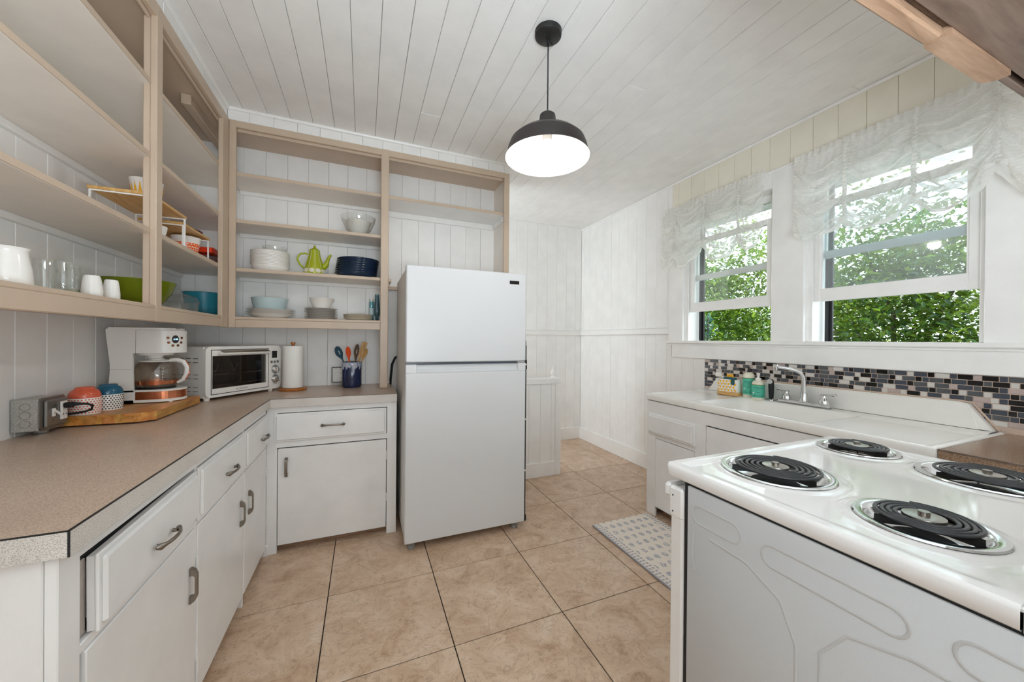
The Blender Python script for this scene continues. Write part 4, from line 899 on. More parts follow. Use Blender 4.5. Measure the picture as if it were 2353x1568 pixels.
# cabinet hung over the stove, seen from below
t = thing('hanging_cabinet', 'brown stained cabinet underside hanging over the stove', 'cabinet', (1.5, -0.8, 1.9))
bb('bottom_panel', (0.90, -0.95, 1.902), (2.05, -0.617, 1.920), 'hood'); bb('back_panel', (0.90, -0.604, 1.905), (2.05, -0.590, H), 'hood'); bb('front_panel', (0.90, -0.95, 1.92), (2.05, -0.936, H), 'hood'); bb('end_panel', (0.90, -0.936, 1.92), (0.915, -0.604, H), 'hood'); bb('end_panel', (2.035, -0.936, 1.92), (2.05, -0.604, H), 'hood')
bb('wood_strip', (0.90, -0.606, 1.893), (1.236, -0.578, 1.915), 'strip', 0.004); bb('dark_slot', (0.915, -0.618, 1.912), (1.3, -0.604, 1.93), 'darkwood')
part('wood_strip', MB().prism([(1.239, -0.618), (1.53, -0.618), (1.53, -0.604), (1.527, -0.592), (1.515, -0.582), (1.50, -0.578), (1.239, -0.578)], 'z', 1.891, 1.915), 'strip', t)

# rug
t = thing('kitchen_mat', 'cream kitchen mat with grey floral print on the floor before the sink', 'rug', (1.85, 0.73, 0))
part('mat', MB().box((1.606, 0.36, 0.001), (2.088, 1.112, 0.013), 0.003), 'mat', t)

# ---------------------------------------------------------------- pendant lamp
LX, LY = 0.942, 0.55
t = thing('pendant_lamp', 'black barn style pendant lamp hanging from the ceiling', 'lamp', (LX, LY, 2.0))
part('canopy', MB().lathe([(0, -0.034), (0.012, -0.034), (0.052, -0.028), (0.061, -0.02), (0.063, 0.0), (0, 0.0)], 36, (LX, LY, H - 0.0005)), 'blackm', t)
for a in (0.6, 3.9): part('screw', MB().lathe([(0, -0.006), (0.004, -0.005), (0.004, 0)], 8, (LX + 0.035 * math.cos(a), LY + 0.035 * math.sin(a), H - 0.030)), 'black', t)
part('cord', MB().tube([(LX, LY, H - 0.03), (LX, LY, 2.318)], 0.0033, 8).lathe([(0.010, 0.03), (0.006, 0.0)], 12, (LX, LY, H - 0.062)), 'black', t)
prof = [(0.012, 2.327), (0.030, 2.326), (0.036, 2.320), (0.044, 2.262), (0.050, 2.252), (0.10, 2.238), (0.145, 2.216), (0.172, 2.192), (0.183, 2.165), (0.190, 2.130), (0.196, 2.122)]
part('shade', MB().lathe(prof[::-1], 64, (LX, LY, 0)), 'shadeout', t, angle=25)
inn = [(0.1955, 2.1215), (0.188, 2.1285), (0.181, 2.164), (0.170, 2.1895), (0.143, 2.213), (0.10, 2.235), (0.045, 2.248), (0.0, 2.250)]
part('shade_lining', MB().lathe(inn, 64, (LX, LY, 0)), 'shadein', t, angle=40)
part('socket', MB().lathe([(0.022, 0.045), (0.022, 0.0), (0, 0)], 16, (LX, LY, 2.20)), 'ceram', t)
part('bulb', MB().lathe([(0, -0.075), (0.018, -0.070), (0.030, -0.05), (0.031, -0.036), (0.02, -0.012), (0.013, 0.0)], 24, (LX, LY, 2.202)), 'bulb', t)
light('pendant_bulb_light', 'POINT', (LX, LY, 2.118), 9.5, (1.0, 0.975, 0.95), shadow_soft_size=0.035).parent = t
bpy.data.objects['pendant_bulb_light'].location = (0, 0, 0.118)

# ---------------------------------------------------------------- things on the left shelves
Z1, Z2, Z3 = SHZ[0] + 0.0005, SHZ[1] + 0.0005, SHZ[2] + 0.0005
def shell(prof, wall=0.003, seg=36):
    """closed vessel wall from an outer profile running base -> rim"""
    inner = [(max(r - wall, 0.0), z + (wall if i == 0 else 0)) for i, (r, z) in enumerate(prof)]
    return [(0, prof[0][1])] + prof + inner[::-1] + [(0, prof[0][1] + wall)]
def vessel(name, label, cat, c, prof, mat, wall=0.003, seg=36, group=None, fn=None, sx=1, sy=1):
    return solo(name, MB().lathe(shell(prof, wall), seg, c, sx, sy, fn), mat, label, cat, c, group, 40)
t = thing('jug', 'white ceramic jug with flared rim at the left end of the lowest left shelf', 'jug', (-0.74, 0.468, Z1))
part('body', MB().lathe(shell([(0.044, 0), (0.046, 0.004), (0.043, 0.05), (0.037, 0.085), (0.036, 0.098), (0.040, 0.108)], 0.003), 36), 'ceram', t, w=False, angle=40)
part('handle', MB().tube([(-0.038 * 0.7, -0.030, 0.09), (-0.05 * 0.7, -0.055, 0.085), (-0.05 * 0.7, -0.06, 0.05), (-0.04 * 0.7, -0.034, 0.03)], 0.005, 8), 'ceram', t, w=False)
t = thing('glass_mug', 'clear glass mug with handle beside the white jug', 'mug', (-0.735, 0.583, Z1))
part('body', MB().lathe(shell([(0.022, 0), (0.025, 0.004), (0.026, 0.07), (0.023, 0.086), (0.022, 0.096)], 0.0025), 28), 'jar', t, w=False)
part('handle', MB().tube([(0.012, 0.022, 0.07), (0.018, 0.036, 0.065), (0.018, 0.038, 0.04), (0.012, 0.024, 0.022)], 0.0035, 8), 'jar', t, w=False)
vessel('glass_tumbler', 'clear stemless glass between the glass mug and the threaded jar', 'glass', (-0.725, 0.640, Z1), [(0.014, 0), (0.022, 0.008), (0.026, 0.035), (0.024, 0.07), (0.020, 0.103)], 'jar', 0.0015)
t = thing('glass_jar', 'clear jar with threaded neck beside the white tumblers', 'jar', (-0.765, 0.752, Z1))
part('body', MB().lathe(shell([(0.020, 0), (0.024, 0.006), (0.025, 0.05), (0.022, 0.078), (0.018, 0.090), (0.018, 0.110)], 0.002), 28), 'jar', t, w=False)
part('thread', MB().lathe([(0.018, 0.092), (0.0195, 0.094), (0.018, 0.097), (0.0195, 0.101), (0.018, 0.104)], 28), 'jar', t, w=False)
part('bowl_reflection', MB().lathe([(0, 0.003), (0.0205, 0.004), (0.0215, 0.028), (0, 0.03)], 28), 'bowlreflect', t, w=False)  # reflection of the green bowl, put in as a coloured insert
for k, (y, r, h, lab) in enumerate(((0.763, 0.0265, 0.080, 'larger upturned white tumbler beside the glass jar'), (0.868, 0.0235, 0.080, 'smaller upturned white tumbler before the green bowl'))):
    x = -0.722
    solo('tumbler', MB().lathe([(r * 0.93, 0), (r, 0.004), (r * 1.0, h * 0.35), (r * 0.9, h * 0.72), (r * 0.78, h * 0.95), (r * 0.70, h), (0, h * 0.985)], 32, (x, y, Z1)), 'ceram', lab, 'tumbler', (x, y, Z1), 'white tumblers on the lowest left shelf', 40)
vessel('serving_bowl', 'large olive green serving bowl on the lowest left shelf', 'bowl', (-0.81, 1.235, Z1), [(0.060, 0), (0.066, 0.004), (0.090, 0.03), (0.118, 0.075), (0.131, 0.112), (0.134, 0.124)], 'olive', 0.004, 56)
t = thing('casserole', 'clear glass casserole with lid between the green bowl and the teal colander', 'casserole', (-0.79, 1.595, Z1))
part('dish', MB().lathe(shell([(0.070, 0), (0.078, 0.008), (0.084, 0.06), (0.087, 0.066)], 0.004), 40), 'jar', t, w=False)
l = part('lid', MB().lathe([(0.086, 0.067), (0.084, 0.072), (0.070, 0.094), (0.030, 0.104), (0.0, 0.105)], 40), 'jar', t, w=False)
part('lid_knob', MB().lathe([(0.006, 0.104), (0.005, 0.114), (0.012, 0.120), (0.011, 0.128), (0, 0.130)], 18), 'jar', l, w=False)
for s_ in (-1, 1): part('handle', MB().box((-0.025, s_ * 0.083, 0.056), (0.025, s_ * 0.102, 0.064), 0.003), 'jar', t, w=False)
t = thing('colander', 'teal plastic colander in the corner of the lowest left shelf', 'colander', (-0.80, 1.95, Z1))
part('bowl', MB().lathe(shell([(0.070, 0), (0.080, 0.006), (0.090, 0.06), (0.104, 0.148), (0.108, 0.152)], 0.003), 44), 'teal', t, w=False)
hm = MB()
for r_ in range(4):
    for k in range(34):
        a = 2 * PI * (k + 0.5 * (r_ % 2)) / 34; z = 0.014 + r_ * 0.012; R = 0.0832 + z * 0.14
        m = Matrix.Translation((R * math.cos(a), R * math.sin(a), z)) @ Matrix.Rotation(a, 4, 'Z') @ Matrix.Rotation(PI / 2, 4, 'Y'); k0 = len(hm.v); hm.lathe([(0, 0.0006), (0.0028, 0.0004), (0.0030, 0)], 6).xf(m, k0)
part('drain_holes', hm, 'black', t, w=False, kind='stuff')

def riser(label, x0, x1, y0, y1, z):
    t = thing('shelf_riser', label, 'shelf riser', ((x0 + x1) / 2, (y0 + y1) / 2, Z2), group='bamboo shelf risers on the left shelf')
    part('board', MB().box((x0, y0, z - 0.013), (x1, y1, z), 0.002), 'bamboo', t)
    for y in (y0 + 0.008, y1 - 0.008):
        part('end_frame', MB().box((x0 + 0.004, y - 0.003, z - 0.018), (x1 - 0.002, y + 0.003, z - 0.013)), 'trim', t)
        for x in (x0 + 0.007, x1 - 0.006): part('leg', MB().box((x - 0.003, y - 0.003, Z2), (x + 0.003, y + 0.003, z - 0.018)), 'trim', t)
riser('nearer and taller bamboo shelf riser on white wire legs', -0.848, -0.655, 0.975, 1.302, 1.862)
riser('farther bamboo shelf riser on white wire legs in the left cabinet', -0.862, -0.676, 1.326, 1.656, 1.842)
t = thing('bowl', 'white bowl with yellow spike pattern on the nearer riser', 'bowl', (-0.745, 1.155, 1.8625))
part('body', MB().lathe(shell([(0.034, 0), (0.037, 0.004), (0.048, 0.04), (0.055, 0.094), (0.057, 0.098)], 0.003), 40), 'ceram', t, w=False)
sm = MB()
for k in range(18):
    a0, a1 = 2 * PI * k / 18, 2 * PI * (k + 1) / 18; am = (a0 + a1) / 2; q = lambda a, r, z: (r * math.cos(a), r * math.sin(a), z); kk = len(sm.v)
    sm.v += [q(a0 + 0.03, 0.0475, 0.03), q(am, 0.0475, 0.03), q(a1 - 0.03, 0.0475, 0.03), q(a0 + 0.09, 0.0515, 0.054), q(am, 0.0525, 0.054), q(a1 - 0.09, 0.0515, 0.054), q(am, 0.0548, 0.083)]
    sm.f += [(kk, kk + 1, kk + 4, kk + 3), (kk + 1, kk + 2, kk + 5, kk + 4), (kk + 3, kk + 4, kk + 6), (kk + 4, kk + 5, kk + 6)]
part('spike_print', sm, 'yellow', t, w=False, kind='stuff')
t = thing('bowl', 'white mixing bowl with orange dot band under the farther riser', 'bowl', (-0.755, 1.572, Z2))
part('body', MB().lathe(shell([(0.036, 0), (0.040, 0.005), (0.053, 0.05), (0.062, 0.102), (0.065, 0.106)], 0.003), 44), 'ceram', t, w=False)
part('orange_band', MB().lathe([(0.0455, 0.022), (0.0465, 0.022), (0.0580, 0.072), (0.0565, 0.072)], 44, fn=lambda a, r, z: r), 'orange', t, w=False)
dm = MB()
for r_ in range(4):
    for k in range(26):
        a = 2 * PI * (k + 0.5 * (r_ % 2)) / 26; z = 0.028 + r_ * 0.0125; R = 0.0465 + (z - 0.022) * 0.23 + 0.0004
        m = Matrix.Translation((R * math.cos(a), R * math.sin(a), z)) @ Matrix.Rotation(a, 4, 'Z') @ Matrix.Rotation(PI / 2 - 0.22, 4, 'Y'); k0 = len(dm.v); dm.lathe([(0, 0.0005), (0.0032, 0.0004), (0.0034, 0)], 7).xf(m, k0)
part('dot_print', dm, 'ceram', t, w=False, kind='stuff')
vessel('bowl', 'plain white bowl under the nearer riser behind the stile', 'bowl', (-0.75, 1.225, Z2), [(0.030, 0), (0.034, 0.004), (0.045, 0.05), (0.049, 0.072)], 'ceram')
vessel('plate', 'purple plate lying on the farther riser', 'plate', (-0.770, 1.535, 1.8425), [(0.06, 0), (0.065, 0.002), (0.092, 0.007), (0.096, 0.008)], 'purple', 0.002)
vessel('baking_dish', 'brown tinted glass baking dish at the corner end of the middle left shelf', 'dish', (-0.755, 1.80, Z2), [(0.07, 0), (0.076, 0.004), (0.088, 0.042), (0.092, 0.046)], 'amber', 0.003)
solo('tray', MB().box((-0.85, 1.69, Z2 + 0.058), (-0.672, 1.92, Z2 + 0.062), 0.001).box((-0.852, 1.688, Z2 + 0.058), (-0.846, 1.922, Z2 + 0.088), 0.002).box((-0.676, 1.688, Z2 + 0.058), (-0.670, 1.922, Z2 + 0.088), 0.002).box((-0.852, 1.688, Z2 + 0.058), (-0.67, 1.693, Z2 + 0.088), 0.002).box((-0.852, 1.917, Z2 + 0.058), (-0.67, 1.922, Z2 + 0.088), 0.002).box((-0.80, 1.76, Z2 + 0.046), (-0.72, 1.85, Z2 + 0.059), 0.002),
     'red', 'red rectangular tray on top of the brown glass dish', 'tray', (-0.76, 1.805, Z2 + 0.046))

# ---------------------------------------------------------------- things on the back shelves
BYY = 1.95
vessel('glass_bowl', 'large clear glass bowl on the third back shelf', 'bowl', (0.112, 1.945, Z3), [(0.045, 0), (0.050, 0.003), (0.085, 0.05), (0.112, 0.11), (0.119, 0.142)], 'jar', 0.003, 48)
vessel('bowl', 'white bowl nested inside the large clear glass bowl', 'bowl', (0.114, 1.945, Z3 + 0.010), [(0.036, 0), (0.042, 0.004), (0.068, 0.045), (0.086, 0.098)], 'ceram', 0.003, 40)
def stack(name, cat, group, n, c, pitch, prof, mat, what, dx=0.0, wall=0.0025, fn=None):
    o = None
    for k in range(n):
        loc = (c[0] + dx * k, c[1], c[2] + pitch * k); i = n - 1 - k
        lab = ('topmost ' if i == 0 else 'bottom ' if k == 0 else ORD[i] + ' ') + what + (' from the top of its stack' if 0 < i and k > 0 else ' of its stack')
        if o is None: o = vessel(name, lab, cat, loc, prof, mat, wall, 44, group, fn); src = o
        else: q = src.copy(); COL.objects.link(q); q.location = loc; q['label'] = lab
stack('soup_plate', 'bowl', 'white soup plates stacked on the second back shelf', 11, (-0.438, BYY, Z2), 0.0092, [(0.070, 0), (0.076, 0.003), (0.100, 0.02), (0.1075, 0.034), (0.108, 0.0425), (0.113, 0.0445), (0.113, 0.047)], 'ceram', 'white soup plate beside the teapot', wall=0.003)
vessel('glass_bowl', 'clear glass bowl set on top of the white soup plates', 'bowl', (-0.412, BYY, Z2 + 0.099), [(0.045, 0), (0.05, 0.004), (0.066, 0.04), (0.072, 0.078)], 'jar', 0.0025)
stack('dinner_plate', 'plate', 'navy plates stacked on the second back shelf', 7, (0.100, BYY, Z2), 0.0168, [(0.095, 0), (0.105, 0.003), (0.126, 0.013), (0.134, 0.024), (0.135, 0.029), (0.145, 0.031), (0.145, 0.0335)], 'navy', 'navy plate beside the teapot', 0.0025, 0.004)
sq = lambda a, r, z: r * (1 + 0.055 * math.cos(4 * a + 0.6) * min(1, z / 0.02))
stack('platter', 'plate', 'white platters under the pale blue bowl', 3, (-0.434, BYY, Z1), 0.0145, [(0.075, 0), (0.082, 0.003), (0.115, 0.018), (0.140, 0.030)], 'ceram', 'white angular platter under the pale blue bowl', 0.002, 0.0025, sq)
vessel('bowl', 'pale blue bowl standing on the white platters', 'bowl', (-0.438, BYY, Z1 + 0.036), [(0.072, 0), (0.080, 0.004), (0.094, 0.035), (0.104, 0.078), (0.108, 0.100)], 'paleblue', 0.004, 48)
stack('side_plate', 'plate', 'white side plates on the lowest back shelf', 7, (-0.128, BYY, Z1), 0.0112, [(0.068, 0), (0.074, 0.002), (0.098, 0.008), (0.108, 0.0105)], 'darkrim', 'white dark rimmed plate under the wavy bowls', 0.0, 0.002)
wav = lambda a, r, z: r * (1 + 0.03 * math.cos(3 * a) * min(1, z / 0.05))
t0 = stack('small_bowl', 'bowl', 'white wavy rimmed bowls on the side plates', 2, (-0.126, BYY, Z1 + 0.0785), 0.012, [(0.045, 0), (0.050, 0.003), (0.064, 0.03), (0.078, 0.058), (0.082, 0.062)], 'ceram', 'white wavy rimmed bowl', 0.0, 0.003, wav)
stack('saucer', 'plate', 'cream plates at the right end of the lowest back shelf', 4, (0.115, 1.925, Z1), 0.0088, [(0.060, 0), (0.066, 0.002), (0.092, 0.010), (0.102, 0.016)], 'cream_cer', 'cream plate before the teal bottles', 0.0, 0.002)
t = thing('candle_jar', 'slim jar with teal filling and white label beside the teal glass bottle', 'jar', (0.208, 2.045, Z1))
part('glass', MB().lathe(shell([(0.017, 0), (0.018, 0.003), (0.018, 0.175)], 0.0015), 24), 'jar', t, w=False); part('filling', MB().lathe([(0, 0.012), (0.0162, 0.012), (0.0162, 0.155), (0, 0.155)], 24), 'tealwax', t, w=False); part('label', MB().lathe([(0.0182, 0.05), (0.0186, 0.05), (0.0186, 0.105), (0.0182, 0.105)], 24), 'paleblue', t, w=False)
vessel('glass_bottle', 'slender teal glass bottle against the shelf post', 'bottle', (0.247, 2.02, Z1), [(0.010, 0), (0.0115, 0.003), (0.012, 0.035), (0.021, 0.055), (0.0215, 0.10), (0.017, 0.16), (0.014, 0.205), (0.015, 0.208)], 'tealglass', 0.0015)
t = thing('teapot', 'lime green teapot with pale dots on the second back shelf', 'teapot', (-0.172, BYY, Z2))
body = [(0, 0), (0.060, 0), (0.066, 0.004), (0.068, 0.020), (0.064, 0.050), (0.056, 0.085), (0.046, 0.118), (0.039, 0.140), (0.036, 0.160), (0.034, 0.178)]
part('body', MB().lathe(body, 48), 'green', t, w=False, angle=50)
part('lid', MB().lathe([(0.0345, 0.178), (0.033, 0.182), (0.022, 0.190), (0.011, 0.197), (0.006, 0.206), (0.004, 0.216), (0, 0.219)], 32), 'green', t, w=False, angle=50)
part('handle', MB().tube([(-0.036, 0, 0.148), (-0.062, 0, 0.156), (-0.088, 0, 0.148), (-0.104, 0, 0.124), (-0.106, 0, 0.106), (-0.094, 0, 0.080), (-0.074, 0, 0.058), (-0.060, 0, 0.044)], 0.0062, 10, up=(0, 1, 0)), 'green', t, w=False)
part('spout', MB().tube([(0.052, 0, 0.062), (0.074, 0, 0.084), (0.082, 0, 0.115), (0.092, 0, 0.142), (0.106, 0, 0.158)], [0.022, 0.018, 0.012, 0.0095, 0.007], 14, up=(0, 1, 0)), 'green', t, w=False)
def prof_r(z):
    for (r0, z0), (r1, z1) in zip(body[1:], body[2:]):
        if z0 <= z <= z1: return r0 + (r1 - r0) * (z - z0) / max(z1 - z0, 1e-6)
    return body[-1][0]
for k in range(10):
    a = 2 * PI * k / 10 + 0.16; R = prof_r(0.034)
    part('dot', MB().lathe([(0, 0.0014), (0.014, 0.0010), (0.0168, -0.0012)], 20).xf(Matrix.Translation((R * math.cos(a), R * math.sin(a), 0.031)) @ Matrix.Rotation(a, 4, 'Z') @ Matrix.Rotation(PI / 2 - 0.1, 4, 'Y')), 'cream_cer', t, w=False)
    a += PI / 10
    part('stripe', MB().tube([((prof_r(z) + 0.0003) * math.cos(a), (prof_r(z) + 0.0003) * math.sin(a), z) for z in (0.006, 0.02, 0.04, 0.06, 0.08, 0.1, 0.12, 0.14, 0.16, 0.177)], 0.0011, 5), 'cream_cer', t, w=False)

# ---------------------------------------------------------------- things on the worktop
CT = CZ + 0.0006
t = thing('cutting_board', 'thick butcher block cutting board under the coffee maker', 'cutting board', (-0.80, 1.23, CT))
part('block', MB().prism([(-0.955, 1.005), (-0.940, 0.992), (-0.700, 0.992), (-0.655, 1.030), (-0.652, 1.455), (-0.662, 1.468), (-0.945, 1.468), (-0.955, 1.458)], 'z', CT + 0.006, CT + 0.042), 'board', t)
for x in (-0.93, -0.70):
    for y in (1.05, 1.44): part('foot', MB().box((x - 0.02, y - 0.02, CT), (x + 0.02, y + 0.02, CT + 0.006)), 'rubber', t)
CB = CT + 0.0424
def dcup(label, c, mat, ink):
    t = thing('cup', label, 'cup', (c[0], c[1], CB), group='upturned dotted cups on the cutting board')
    part('band', MB().lathe([(0.040, 0.004), (0.0445, 0.0), (0.046, 0.004), (0.0462, 0.064), (0.0455, 0.066)], 40), 'ceram', t, w=False)
    part('dome', MB().lathe([(0.0455, 0.066), (0.0458, 0.070), (0.044, 0.082), (0.038, 0.094), (0.029, 0.1005), (0.0275, 0.107), (0.025, 0.107), (0.023, 0.102), (0, 0.101)], 40), mat, t, w=False, angle=40)
    dm = MB()
    for r_ in range(7):
        for k in range(30):
            a = 2 * PI * (k + 0.5 * (r_ % 2)) / 30; z = 0.0075 + r_ * 0.0087
            m = Matrix.Translation((0.0460 * math.cos(a), 0.0460 * math.sin(a), z)) @ Matrix.Rotation(a, 4, 'Z') @ Matrix.Rotation(PI / 2, 4, 'Y'); k0 = len(dm.v); dm.lathe([(0, 0.0006), (0.0028, 0.0004), (0.0030, 0)], 6).xf(m, k0)
    part('dot_print', dm, ink, t, w=False, kind='stuff')
dcup('upturned coral topped cup with coral dots on the cutting board', (-0.889, 1.052), 'coral', 'coral')
dcup('upturned blue topped cup with black dots behind the coral cup', (-0.864, 1.145), 'cupblue', 'ink')

t = thing('coffee_maker', 'white drip coffee maker with copper trim on the cutting board', 'coffee maker', (-0.80, 1.352, CB))
def arcfront(x0, xc, r, n=14, inset=0.0):
    return [(x0 + inset, -r + inset), (xc, -r + inset)] + [(xc + (r - inset) * math.sin(PI * k / n), -(r - inset) * math.cos(PI * k / n)) for k in range(1, n)] + [(xc, r - inset), (x0 + inset, r - inset)]
def C(name, mb, mat, parent=None, **kw): return part(name, mb, mat, parent or t, w=False, **kw)
mb = MB().prism([(-0.124, 0.004), (-0.030, 0.004), (-0.030, 0.060), (-0.062, 0.060), (-0.062, 0.235), (-0.030, 0.235), (-0.030, 0.346), (-0.130, 0.350), (-0.134, 0.342), (-0.118, 0.185), (-0.118, 0.160), (-0.126, 0.02)], 'y', -0.076, 0.076)
for s_ in (-1, 1): mb.prism([(-0.124, 0.004), (-0.036, 0.004), (-0.036, 0.06), (-0.040, 0.235), (-0.030, 0.235), (-0.030, 0.346), (-0.130, 0.350), (-0.134, 0.342), (-0.118, 0.185), (-0.118, 0.160), (-0.126, 0.02)], 'y', s_ * 0.085, s_ * 0.075)
C('body', mb, 'maker', angle=30)
C('side_seam', MB().box((-0.120, -0.0856, 0.1600), (-0.040, -0.0846, 0.1612)), 'inkgrey')
h = C('brew_head', MB().prism(arcfront(-0.028, 0.040, 0.085), 'z', 0.236, 0.345), 'maker', angle=30)
C('lid', MB().prism(arcfront(-0.126, 0.034, 0.082), 'z', 0.346, 0.356), 'maker', angle=30)
C('lid_latch', MB().box((0.085, -0.045, 0.352), (0.112, 0.02, 0.359), 0.002), 'steel')
C('brew_basket', MB().lathe([(0.068, 0.236), (0.064, 0.224), (0.03, 0.222), (0.026, 0.208), (0, 0.208)], 28, (0.008, 0, 0)), 'maker'); C('drip_valve', MB().lathe([(0.020, 0.209), (0.016, 0.202), (0, 0.202)], 18, (0.008, 0, 0)), 'black')
C('base', MB().prism(arcfront(-0.124, 0.042, 0.085), 'z', 0.004, 0.016).prism(arcfront(-0.124, 0.042, 0.083), 'z', 0.016, 0.055).prism(arcfront(-0.124, 0.042, 0.085), 'z', 0.054, 0.062), 'maker', angle=30)
bp = arcfront(-0.030, 0.042, 0.0845, 24); mb = MB(); n = len(bp)
for i in range(n - 1):
    (x0, y0), (x1, y1) = bp[i], bp[i + 1]; mb.quad((x0, y0, 0.0165), (x1, y1, 0.0165), (x1, y1, 0.0535), (x0, y0, 0.0535))
C('copper_trim', mb, 'copper', angle=50)
C('hot_plate', MB().lathe([(0.074, 0.062), (0.072, 0.066), (0, 0.066)], 32, (0.012, 0, 0)), 'black')
for x in (-0.10, 0.09):
    for y in (-0.06, 0.06): C('foot', MB().lathe([(0, 0), (0.008, 0), (0.008, 0.005)], 10, (x, y, 0)), 'ceram')
cf = C('carafe', MB().lathe(shell([(0.066, 0.067), (0.075, 0.072), (0.0805, 0.10), (0.0805, 0.150), (0.072, 0.180), (0.062, 0.192)], 0.002), 44, (0.014, 0, 0)), 'carafe')
C('copper_band', MB().lathe([(0.0780, 0.084), (0.0792, 0.084), (0.0815, 0.102), (0.0806, 0.102)], 44, (0.014, 0, 0)), 'copper', cf)
C('coffee_residue', MB().lathe([(0, 0.070), (0.068, 0.071), (0.0735, 0.078), (0, 0.079)], 40, (0.014, 0, 0)), 'coffee', cf)
C('carafe_lid', MB().lathe([(0.064, 0.192), (0.065, 0.196), (0.058, 0.199), (0.03, 0.202), (0.026, 0.207), (0, 0.208)], 36, (0.014, 0, 0)), 'maker', cf)
hd_ = lambda r, z: (0.014 + r * 0.985, -r * 0.17, z)
C('carafe_handle', MB().tube([hd_(0.056, 0.197), hd_(0.086, 0.199), hd_(0.112, 0.190), hd_(0.126, 0.164), hd_(0.124, 0.132), hd_(0.110, 0.102), hd_(0.086, 0.088)], [0.010, 0.011, 0.0115, 0.011, 0.010, 0.009, 0.006], 12, up=(0.17, 0.98, 0)), 'maker', cf)
C('handle_trim', MB().tube([hd_(0.118, 0.198), hd_(0.1365, 0.170), hd_(0.1352, 0.132), hd_(0.119, 0.100)], 0.003, 8), 'copper', cf)
for k, z in enumerate((0.162, 0.148, 0.134, 0.120, 0.106)):
    a = -0.95; m = Matrix.Translation((0.014, 0, z)) @ Matrix.Rotation(a + PI / 2, 4, 'Z') @ Matrix.Translation((0, -0.0815, 0)) @ Matrix.Rotation(PI / 2, 4, 'X')
    text('cup_mark', ('12', '10', '8', '6', '4')[k], 0.010, 'ceram', cf, m, bend=0.0815)
def on_head(ang, z, nx=0.0): return Matrix.Translation((0.040, 0, z)) @ Matrix.Rotation(ang + PI / 2, 4, 'Z') @ Matrix.Translation((nx, -0.0853, 0)) @ Matrix.Rotation(PI / 2, 4, 'X')
CA = -0.70
ck = C('clock_face', MB().lathe([(0, 0.0014), (0.0135, 0.0012), (0.0145, 0)], 28, sy=1.35).xf(on_head(CA, 0.302)), 'lcd')
text('clock_digits', '6:28', 0.011, 'digits', ck, on_head(CA, 0.302) @ Matrix.Translation((0, 0, 0.0016)))
for da, z in ((-0.33, 0.309), (-0.30, 0.286), (0.33, 0.309), (0.30, 0.286), (-0.12, 0.272), (0.12, 0.272)):
    b = C('button', MB().lathe([(0, 0.003), (0.0045, 0.003), (0.0058, 0.001), (0.006, 0)], 14).xf(on_head(CA + da, z)), 'bronze')

t = thing('toaster_oven', 'white countertop oven standing diagonally in the corner', 'oven', (-0.645, 1.507, CT), math.atan2(0.357, 0.238))
W_, D_, ZB, ZT_ = 0.498, 0.315, 0.018, 0.304
mb = MB().box((0.004, 0.022, ZB), (0.014, D_, ZT_ - 0.004)).box((W_ - 0.014, 0.022, ZB), (W_ - 0.004, D_, ZT_ - 0.004)).box((0.014, 0.022, ZT_ - 0.014), (W_ - 0.014, D_, ZT_ - 0.004)).box((0.014, 0.022, ZB), (W_ - 0.014, D_, ZB + 0.008)).box((0.004, D_ - 0.008, ZB), (W_ - 0.004, D_, ZT_ - 0.004))
C('body', mb, 'maker')
vm = MB()
for cx in range(5):
    for gz in (0.235, 0.145, 0.075):
        for q in (0, -0.022): vm.box((0.0035, 0.055 + cx * 0.05, gz + q), (0.0045, 0.090 + cx * 0.05, gz + q + 0.0028))
C('vent_slots', vm, 'lcd', kind='stuff')
RR = 0.030
def rframe(x0, x1, z0, z1, r, hole, y0, y1):
    o = [(x, z) for x, z in [((x0 + x1) / 2 + a, (z0 + z1) / 2 + b) for a, b in rrect((x1 - x0) / 2, (z1 - z0) / 2, r, 7)]]
    hx0, hx1, hz0, hz1 = hole; n = len(o); mb = MB(); k = 0
    def inner(p):
        # nearest point on the rectangular hole along the same corner
        return (min(max(p[0], hx0), hx1), min(max(p[1], hz0), hz1))
    ins = []
    for i, p in enumerate(o):
        c = i // 8; ins.append(((hx1, hz1), (hx0, hz1), (hx0, hz0), (hx1, hz0))[c])
    for y in (y0, y1): mb.v += [(x, y, z) for x, z in o] + [(x, y, z) for x, z in ins]
    for i in range(n):
        j = (i + 1) % n
        mb.f += [(i, j, n + j, n + i), (2 * n + i, 3 * n + i, 3 * n + j, 2 * n + j), (i, 2 * n + i, 2 * n + j, j), (n + i, n + j, 3 * n + j, 3 * n + i)]
    return mb
C('front_bezel', rframe(0.0, W_, ZB, ZT_, RR, (0.030, 0.402, 0.034, 0.284), 0.0, 0.024), 'maker', angle=30)
dsh = MB().box((0.032, -0.001, 0.036), (0.400, 0.014, 0.066), 0.001).box((0.032, -0.001, 0.250), (0.400, 0.014, 0.283), 0.001).box((0.032, -0.001, 0.066), (0.037, 0.014, 0.25), 0.001).box((0.384, -0.001, 0.066), (0.400, 0.014, 0.25), 0.001)
d = C('door', dsh, 'maker')
C('door_glass', MB().box((0.037, 0.004, 0.066), (0.384, 0.007, 0.250)), 'ovenglass', d)
C('door_seam', rframe(0.029, 0.403, 0.033, 0.286, 0.002, (0.0325, 0.3995, 0.0365, 0.2825), 0.0006, -0.0006), 'lcd', d)
C('door_handle', MB().prism([(-0.001, 0.282), (-0.030, 0.268), (-0.034, 0.262), (-0.030, 0.256), (-0.001, 0.262)], 'x', 0.062, 0.395), 'maker', d); C('handle_underside', MB().prism([(-0.002, 0.2835), (-0.029, 0.2695), (-0.030, 0.268), (-0.002, 0.282)], 'x', 0.075, 0.385), 'steel', d)
